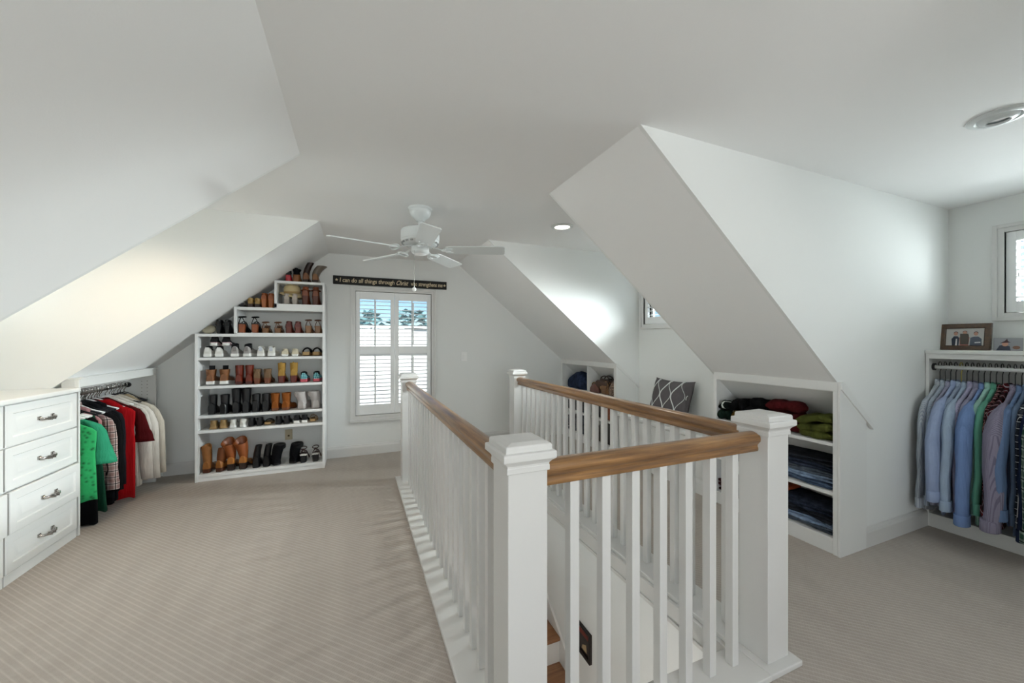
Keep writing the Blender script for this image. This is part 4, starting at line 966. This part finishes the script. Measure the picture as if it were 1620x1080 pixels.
p2 = thing('small_photo', 'small frameless print of a person in a pointed dark hat beside the frame', 'photo', (4.10, 1.083, 1.2872), RAD(-82))
m = M(); m.box(-.062, .062, 0, .006, 0, .088); m.move((0, 0, 0), tilt); m.build('print_block', mat('print_edge', '6e6b69', .6), p2, world=False)
p = M(); y1, y2, y3 = -.0006, -.0012, -.0018
flat(p, [(-.061, .001), (.061, .001), (.061, .087), (-.061, .087)], y1, 0)
flat(p, [(-.05, .001), (.012, .001), (.008, .03), (-.01, .04), (-.035, .036)], y2, 1); flat(p, disc(-.012, .045, .014, .015), y3, 2)
flat(p, [(-.034, .052), (.012, .056), (.0, .066), (-.004, .082), (-.014, .066)], y3 - .0004, 3); flat(p, disc(.035, .022, .016, .012), y2, 4)
flat(p, [(.0, .070), (.06, .070), (.06, .078), (.0, .078)], y2, 0)
p.move((0, 0, 0), tilt).build('printed_picture', [mat('print_grey', '8d8f94', .5), PM[2], SKIN, mat('print_black_red', '3b1518', .5), mat('print_brown', '6d4a38', .5)], p2, world=False, fix=False)

# ------------------------------------------------------------------ open cabinets under the right slope
def cubby(name, label, y0, y1, shelves, div=None, trim_side=True):
    X = 2.80; XB = 3.12
    t_ = thing(name, label, 'cabinet', (2.95, (y0 + y1) / 2, 0))
    top = 1.095
    sidep = [(X, 0), (XB, 0), (XB, zr(XB) - .015), (2.83, zr(2.83) - .015), (X, top - .02)]
    ns = [y0, y1 - .02]
    for y in ns: M().prism(sidep, lambda x, z: (x, y, z), lambda x, z: (x, y + .02, z)).build('side_panel', CAB, t_, bevel=.001)
    M().box(X - .004, X + .016, y0, y1, 1.035, top).build('header_board', CAB, t_, bevel=.002)
    M().box(X - .002, X + .016, y0, y0 + .028, 0, 1.035).build('face_stile', CAB, t_, bevel=.002); M().box(X - .002, X + .016, y1 - .028, y1, 0, 1.035).build('face_stile', CAB, t_, bevel=.002)
    M().box(X + .004, X + .02, y0 + .028, y1 - .028, 0, .085).build('toe_board', CAB, t_, bevel=.002)
    for z in shelves: M().box(X + .002, XB - .004, y0 + .02, y1 - .02, z - .022, z).build('shelf_board', CAB, t_, bevel=.002)
    sb = [(2.84, zr(2.84) - .02), (XB, zr(XB) - .02), (XB, zr(XB) - .03), (2.84, zr(2.84) - .03)]
    M().prism(sb, lambda x, z: (x, y0 + .02, z), lambda x, z: (x, y1 - .02, z)).build('slanted_back', CAB, t_)
    M().box(XB - .004, XB + .012, y0 + .02, y1 - .02, 0, zr(XB) - .03).build('back_panel', CAB, t_)
    if div:
        M().prism([(X + .002, .085), (XB - .004, .085), (XB - .004, zr(XB) - .035), (2.85, zr(2.85) - .035), (X + .002, 1.035)], lambda x, z: (x, div - .01, z), lambda x, z: (x, div + .01, z)).build('divider', CAB, t_, bevel=.001)
    return t_
SHN = (.100, .392, .705)
cn = cubby('open_cabinet', 'white open cabinet of folded clothes under the slope between the two dormers', RN1 - .002, RF0 - .0215, SHN)
M().prism([(2.796, 0), (3.083, 0), (3.083, zr(3.083)), (2.83, zr(2.83)), (2.796, 1.095)], lambda x, z: (x, RN1 - .016, z), lambda x, z: (x, RN1 - .003, z)).build('end_panel', CAB, cn)
M().prism([(2.80, 1.095), (2.83, 1.095), (3.155, zr(3.155) + .01), (3.155, zr(3.155) - .03), (2.80, 1.05)], lambda x, z: (x, RN1 - .024, z), lambda x, z: (x, RN1 - .003, z)).build('sloped_trim', CAB, cn, bevel=.003)
cf = cubby('open_cabinet', 'white open cabinet of handbags and jeans beside the end wall', RF1 + .003, YE - .004, (.100, .392, .700), div=4.18)
M().prism([(2.796, 0), (3.083, 0), (3.083, zr(3.083)), (2.83, zr(2.83)), (2.796, 1.095)], lambda x, z: (x, RF1 - .014, z), lambda x, z: (x, RF1 - .002, z)).build('end_panel', CAB, cf)
M().prism([(2.80, 1.09), (2.83, 1.09), (3.13, zr(3.13) + .005), (3.13, zr(3.13) - .02), (2.80, 1.06)], lambda x, z: (x, RF1 - .018, z), lambda x, z: (x, RF1 - .002, z)).build('sloped_trim', CAB, cf, bevel=.002)
# window seat
ws = thing('window_seat', 'white built-in bench seat under the far dormer window', 'bench', (2.97, 2.96, 0))
M().box(2.83, XW2 - .002, RF0 + .022, RF1 - .024, 0, .495).build('seat_box', CAB, ws)
M().box(2.80, XW2 - .002, RF0 + .004, RF1 - .02, .495, .525).build('seat_top', CAB, ws, bevel=.004)
for a, b in ((2.345, 2.95), (2.96, 3.565)): M().box(2.815, 2.83, a, b, .15, .48).build('front_panel', CAB, ws, bevel=.003)
base_profile(M(), 'y', RF0 + .022, RF1 - .024, 2.83, -1).build('plinth', CAB, ws)

# pillow
pil = thing('throw_pillow', 'grey throw pillow with white interlocking wavy lines on the window seat', 'pillow', (2.945, 2.985, .526), RAD(-90))
PW, PH = .26, .225
def pz(u, v):                                             # front bulge of a square pillow, u,v in -1..1
    return .085 * max(0.0, (1 - u ** 4) * (1 - v ** 4)) ** .55
def pxy(u, v):                                            # pinched edges, pointed corners
    return u * PW * (1 - .10 * (1 - v * v)) , PH + v * PH * (1 - .10 * (1 - u * u))
PT = Matrix.Rotation(RAD(-17), 3, 'X')
def ppt(u, v, s, e=0.0):
    x, z = pxy(u, v); return tuple(PT @ Vector((x, -s * (pz(u, v) + e), z)))
n_ = 20; m = M()
for s in (1, -1):
    m.add([ppt(-1 + 2 * i / n_, -1 + 2 * j / n_, s) for i in range(n_ + 1) for j in range(n_ + 1)], [(i * (n_ + 1) + j, (i + 1) * (n_ + 1) + j, (i + 1) * (n_ + 1) + j + 1, i * (n_ + 1) + j + 1) for i in range(n_) for j in range(n_)])
m.build('cushion', fabric('cloth_pillow_grey', '5c585a', var=.12), pil, world=False, smooth=True)
PTW = fabric('cloth_pillow_white', 'd3d6d4', var=.05)
for c0 in range(-4, 4):
    for sg in ((-1,) if c0 % 2 else (1,)):
        pts = []
        for k in range(49):
            v = -.97 + 1.94 * k / 48; u = c0 * .31 + .155 + sg * .138 * sin(v * pi * 1.5 + .6)
            if abs(u) < .97: pts.append(ppt(u, v, 1, .001))
            else:
                if len(pts) > 2: M().tube(pts, .0058, 6, flat=.5).build('wavy_line', PTW, pil, world=False, smooth=True)
                pts = []
        if len(pts) > 2: M().tube(pts, .0058, 6, flat=.5).build('wavy_line', PTW, pil, world=False, smooth=True)

# ------------------------------------------------------------------ folded clothes and bags
def folded(name, label, cat, x0, x1, y0, y1, z, h, cloth, seed, group, layers=2, skew=0.0, accent=None, world=True):
    """a folded garment: soft layers with rounded front folds; front faces -x"""
    t_ = thing(name, label, cat, ((x0 + x1) / 2, (y0 + y1) / 2, z + .0008), 0, group)
    r = random.Random(seed); lh = h / layers
    for L in range(layers):
        m = M(); R = []; n = 13; off = r.uniform(-.012, .012); q0 = r.uniform(0, 6); q1 = r.uniform(0, 6)
        for i in range(n):
            u = i / (n - 1); y = lerp(y0, y1, u) - (y0 + y1) / 2
            edge = min(1, min(u, 1 - u) / .10); hh = lh * (.35 + .65 * math.sqrt(max(0, 1 - (1 - edge) ** 2))) * (1 + .16 * sin(11 * u + q0 + q1))
            dz = lh * .22 * sin(4 * u + q0) * (1 if L else .2) + skew * (u - .5) * (L > 0)
            xf = -(x1 - x0) / 2 + off + .013 * sin(7 * u + q1) + .006 * sin(17 * u + q0); xb_ = (x1 - x0) / 2 - .01
            ring = []; zc = L * lh + lh / 2
            for j in range(7):
                a = pi / 2 + pi * j / 6; ring.append((xf + hh / 2 + hh / 2 * cos(a) * .9, y, zc + dz * (L > 0) + hh / 2 * sin(a)))
            ring += [(lerp(xf, xb_, .4), y, zc - hh / 2), (xb_, y, zc - hh / 2), (xb_, y, zc + hh / 2 + dz * .5), (lerp(xf, xb_, .4), y, zc + hh / 2 + dz + .006 * sin(9 * u + q0))]
            zmin = min(p_[2] for p_ in ring)
            if L == 0: ring = [(a_, b_, max(0, c_)) for a_, b_, c_ in ring]
            R.append(ring)
        m.loft(R); o = m.build('folded_layer', accent if (accent is not None and L == layers - 1) else cloth, t_, world=False, ang=60)
    return t_
def denim(n, c):
    m_ = N('denim_' + n); v = m_.xyz(); a = lin(c); f = m_.noise(v, 16, 5, .65)
    r_ = m_.new('ValToRGB'); m_.link(f, r_.inputs[0]); r_.color_ramp.elements[0].position = .36; r_.color_ramp.elements[1].position = .68
    r_.color_ramp.elements[0].color = tuple(x * .55 for x in a[:3]) + (1,); r_.color_ramp.elements[1].color = tuple(min(1, x * 1.9 + .015) for x in a[:3]) + (1,)
    m_.link(r_.outputs[0], m_.b.inputs['Base Color']); m_.b.inputs['Roughness'].default_value = .9; m_.b.inputs['Specular IOR Level'].default_value = .15
    m_.bump(m_.noise(v, 300, 2), .35); return m_.m
DN1 = denim('dark', '18202f'); DN2 = denim('mid', '3a4a60'); DN3 = denim('light', '6a7c93'); DN4 = denim('ink', '11151d'); DN5 = denim('grey', '424a54')
g1 = 'folded jeans in the cabinet between the dormers'; XF = 2.825
YA, YB_ = 1.455, 1.87
for i, (c_, h_, lab) in enumerate(((DN2, .034, 'blue jeans at the bottom of the middle shelf stack'), (DN3, .036, 'lighter blue jeans, second from bottom on the middle shelf'), (DN5, .034, 'grey-blue jeans, third in the middle shelf stack'), (DN1, .036, 'dark jeans second from top on the middle shelf'), (DN4, .03, 'darkest jeans topping the middle shelf stack'))):
    z = SHN[1] + sum((.034, .036, .034, .036, .03)[:i]) + .001 * i
    folded('folded_jeans', lab, 'jeans', XF + .004 * i, 3.08, YA, YB_ - .02 * (i % 2), z, h_, c_, 500 + i, g1, 2)
for i, (c_, h_, lab) in enumerate(((DN5, .034, 'grey jeans at the bottom of the lowest shelf stack'), (DN3, .034, 'pale jeans second from bottom on the lowest shelf'), (DN4, .032, 'ink dark jeans in the middle of the lowest stack'), (DN1, .06, 'bulky dark blue jeans on top of the lowest stack'))):
    z = SHN[0] + sum((.034, .034, .032, .06)[:i]) + .001 * i
    folded('folded_jeans', lab, 'jeans', XF + .004 * i, 3.08, YA, YB_ - .02 * (i % 2), z, h_, c_, 520 + i, g1, 2 if i < 3 else 3)
folded('folded_shirt', 'rust orange folded top lying on the lowest jeans stack', 'top', XF + .03, 3.05, 1.76, 1.885, SHN[0] + .166, .026, fabric('cloth_rust', '8a3d20'), 530, 'folded sweaters in the cabinet between the dormers', 1)
g2 = 'folded sweaters in the cabinet between the dormers'
FOL = fabric('cloth_olive', '4c5122', var=.35); FDR = fabric('cloth_deep_red', '4a1013', var=.4)
folded('folded_sweater', 'olive green sweater folded nearest the cabinet end panel', 'sweater', XF - .004, 3.0, 1.445, 1.655, SHN[2], .150, FOL, 541, g2, 3, skew=-.02)
folded('folded_sweater', 'dark red sweater heaped behind the newel post cap', 'sweater', XF + .02, 2.97, 1.665, 1.885, SHN[2], .205, FDR, 542, g2, 3, skew=.02)
folded('folded_sweater', 'black sweater between the dark red and the mustard one', 'sweater', XF + .02, 2.98, 1.89, 2.05, SHN[2], .19, FBL, 543, g2, 3)
folded('folded_sweater', 'mustard and black sweater near the pillow side', 'sweater', XF, 3.0, 2.055, 2.165, SHN[2], .165, fabric('cloth_mustard', '5d4a1c', var=.5), 544, g2, 2, accent=FBL)
folded('folded_sweater', 'dark green sweater with pale stripe at the pillow-side end', 'sweater', XF - .01, 3.0, 2.168, 2.275, SHN[2], .14, fabric('cloth_dark_green', '10221a', var=.4), 545, g2, 2, accent=striped('cloth_dark_stripe', '0d1512', 'b9bdb8', .09, .14))
folded('folded_jeans', 'dark jeans at the pillow-side end of the middle shelf', 'jeans', XF, 3.06, 1.92, 2.27, SHN[1], .13, DN1, 546, g1, 4)
folded('folded_shirt', 'red and black folded top at the pillow-side end of the lowest shelf', 'top', XF, 3.06, 1.92, 2.27, SHN[0], .12, fabric('cloth_red_black', '3a1216', var=.6), 547, g2, 3)
# far cabinet: bags and jeans
def bag(name, label, x, y, z, w, d, h, m_, seed, handle=None, flap=None, slump=.15, trim=None):
    t_ = thing(name, label, 'bag', (x, y, z + .0008), 0, 'bags in the far open cabinet')
    r = random.Random(seed); q0, q1 = r.uniform(0, 6), r.uniform(0, 6); m = M(); R = []; n = 26
    for i in range(9):
        u = i / 8; k = (.80 + .2 * math.sqrt(max(0, 1 - (2 * min(u, .5) - 1) ** 2))) if u < .5 else lerp(1, .72 - slump, ((u - .5) / .5) ** 1.6)
        ring = []
        for j in range(n):
            a = 2 * pi * j / n; c_, s_ = cos(a), sin(a)
            f = 1 + .07 * sin(3 * a + q0 + 3 * u) + .05 * sin(7 * a + q1)
            ring.append((d / 2 * k * math.copysign(abs(c_) ** .7, c_) * f, w / 2 * (k if u > .5 else 1 - .1 * (1 - k)) * math.copysign(abs(s_) ** .7, s_) * f, h * u + h * .10 * u * sin(2 * a + q0) - (h * .02 if 0 else 0)))
        R.append(ring)
    m.loft(R); m.build('body', m_, t_, world=False, smooth=True)
    if flap: M().loft([[( -d / 2 * k_, yy, zz) for yy in (-w * .36, -w * .2, 0, w * .2, w * .36)] for k_, zz in ((.6, h * .95), (1.0, h * .85), (1.12, h * .6), (1.12, h * .42))], False, False, False).build('flap', flap, t_, world=False, smooth=True)
    if handle:
        for s in (-1, 1): M().tube([(s * d * .18, w * .3 * cos(q), h * .85 + h * .42 * sin(q)) for q in [pi * j / 12 for j in range(13)]], .007, 7).build('handle', handle, t_, world=False, smooth=True)
    if trim: M().cbox((-d / 2 * 1.06, 0, h * .45), (.012, .03, .03)).build('buckle', trim, t_, world=False, bevel=.003)
    return t_
BZ = .700; BX = 2.945
bag('soft_bag', 'slumped navy denim bag in the upper compartment by the end wall', 2.915, 4.50, BZ, .56, .19, .21, denim('navy', '1a2740'), 601, slump=.25)
bag('handbag', 'dark brown handbag with looped handles in the upper compartment', 2.925, 3.93, BZ, .34, .17, .17, LE('3a2418'), 602, handle=LE('2a1a12'), flap=LE('43281a'), trim=GOLD)
bag('shoulder_bag', 'mauve-brown shoulder bag at the front of the upper compartment', 2.86, 4.075, BZ, .19, .09, .10, LE('6b4138'), 603, handle=LE('8a6a48'), slump=.1)
def snake():
    n = N('patterned_bag_fabric'); v = n.xyz(); vo = n.new('TexVoronoi'); n.link(v, vo.inputs['Vector']); vo.inputs['Scale'].default_value = 70
    n.link(n.mix(n.math('GREATER_THAN', vo.outputs[0], .38), lin('a48a74'), lin('4b372c')), n.b.inputs['Base Color']); return n.m
SNK = snake()
bag('patterned_bag', 'speckled beige bag beside the dormer-side panel', 2.865, 3.70, BZ, .13, .11, .165, SNK, 604)
bag('tan_bag', 'coiled tan strap bag in front of the brown handbag', 2.875, 3.86, BZ, .14, .10, .12, LE('7d5836'), 605, handle=LE('9a7448'), flap=LE('7d5836'))
folded('folded_jeans', 'dark jeans stacked on the middle shelf by the end wall', 'jeans', 2.83, 3.08, 4.24, 4.78, .392, .13, DN4, 611, 'folded jeans in the far open cabinet', 4)
folded('folded_jeans', 'navy jeans filling the lowest shelf by the end wall', 'jeans', 2.83, 3.08, 4.24, 4.78, .10, .20, DN1, 612, 'folded jeans in the far open cabinet', 6)
bag('leather_bag', 'cognac leather bag on the middle shelf of the far cabinet', BX - .03, 3.80, .392, .26, .2, .20, LE('7a3c1e'), 613, handle=DKB)
bag('black_bag', 'black bag beside the cognac bag on the middle shelf', BX - .04, 4.045, .392, .18, .17, .19, BLK, 614, handle=BLK)
bag('grey_bag', 'grey soft bag on the lowest shelf of the far cabinet', BX - .03, 3.86, .10, .44, .22, .24, fabric('cloth_grey_bag', '4d4a47', var=.4), 615)

# framed picture on the stairwell wall
sp_ = thing('stairwell_picture', 'dark framed picture with two panels on the stairwell wall', 'picture', (WX1 - .002, 2.365, -.905), RAD(-90))
f = M(); w2, h2, fb = .14, .205, .022
f.loft([[(x, y, z) for x, z in ((-w2 + i, i), (w2 - i, i), (w2 - i, h2 - i), (-w2 + i, h2 - i))] for i, y in ((0, .001), (0, -.02), (.004, -.023), (fb, -.016), (fb, -.008))], False, False)
f.build('frame', mat('dark_frame', '160c0a', .35), sp_, world=False)
p = M(); flat(p, [(-w2 + fb, fb), (w2 - fb, fb), (w2 - fb, h2 - fb), (-w2 + fb, h2 - fb)], -.008, 0)
flat(p, [(-w2 + fb, h2 - fb - .045), (w2 - fb, h2 - fb - .045), (w2 - fb, h2 - fb), (-w2 + fb, h2 - fb)], -.0085, 1)
for a, b, k in ((-.112, -.006, 2), (.006, .112, 3)):
    flat(p, [(a, .035), (b, .035), (b, .11), (a, .11)], -.0085, 2); flat(p, [(a + .02, .04), (b - .02, .04), (b - .03, .095), (a + .03, .07)], -.009, k)
p.build('printed_panel', [mat('print_black', '0f0d0c', .4), mat('print_red', '6e2418', .4), mat('print_dark', '23201e', .4), mat('print_sand', 'a58f6a', .4)], sp_, world=False, fix=False)
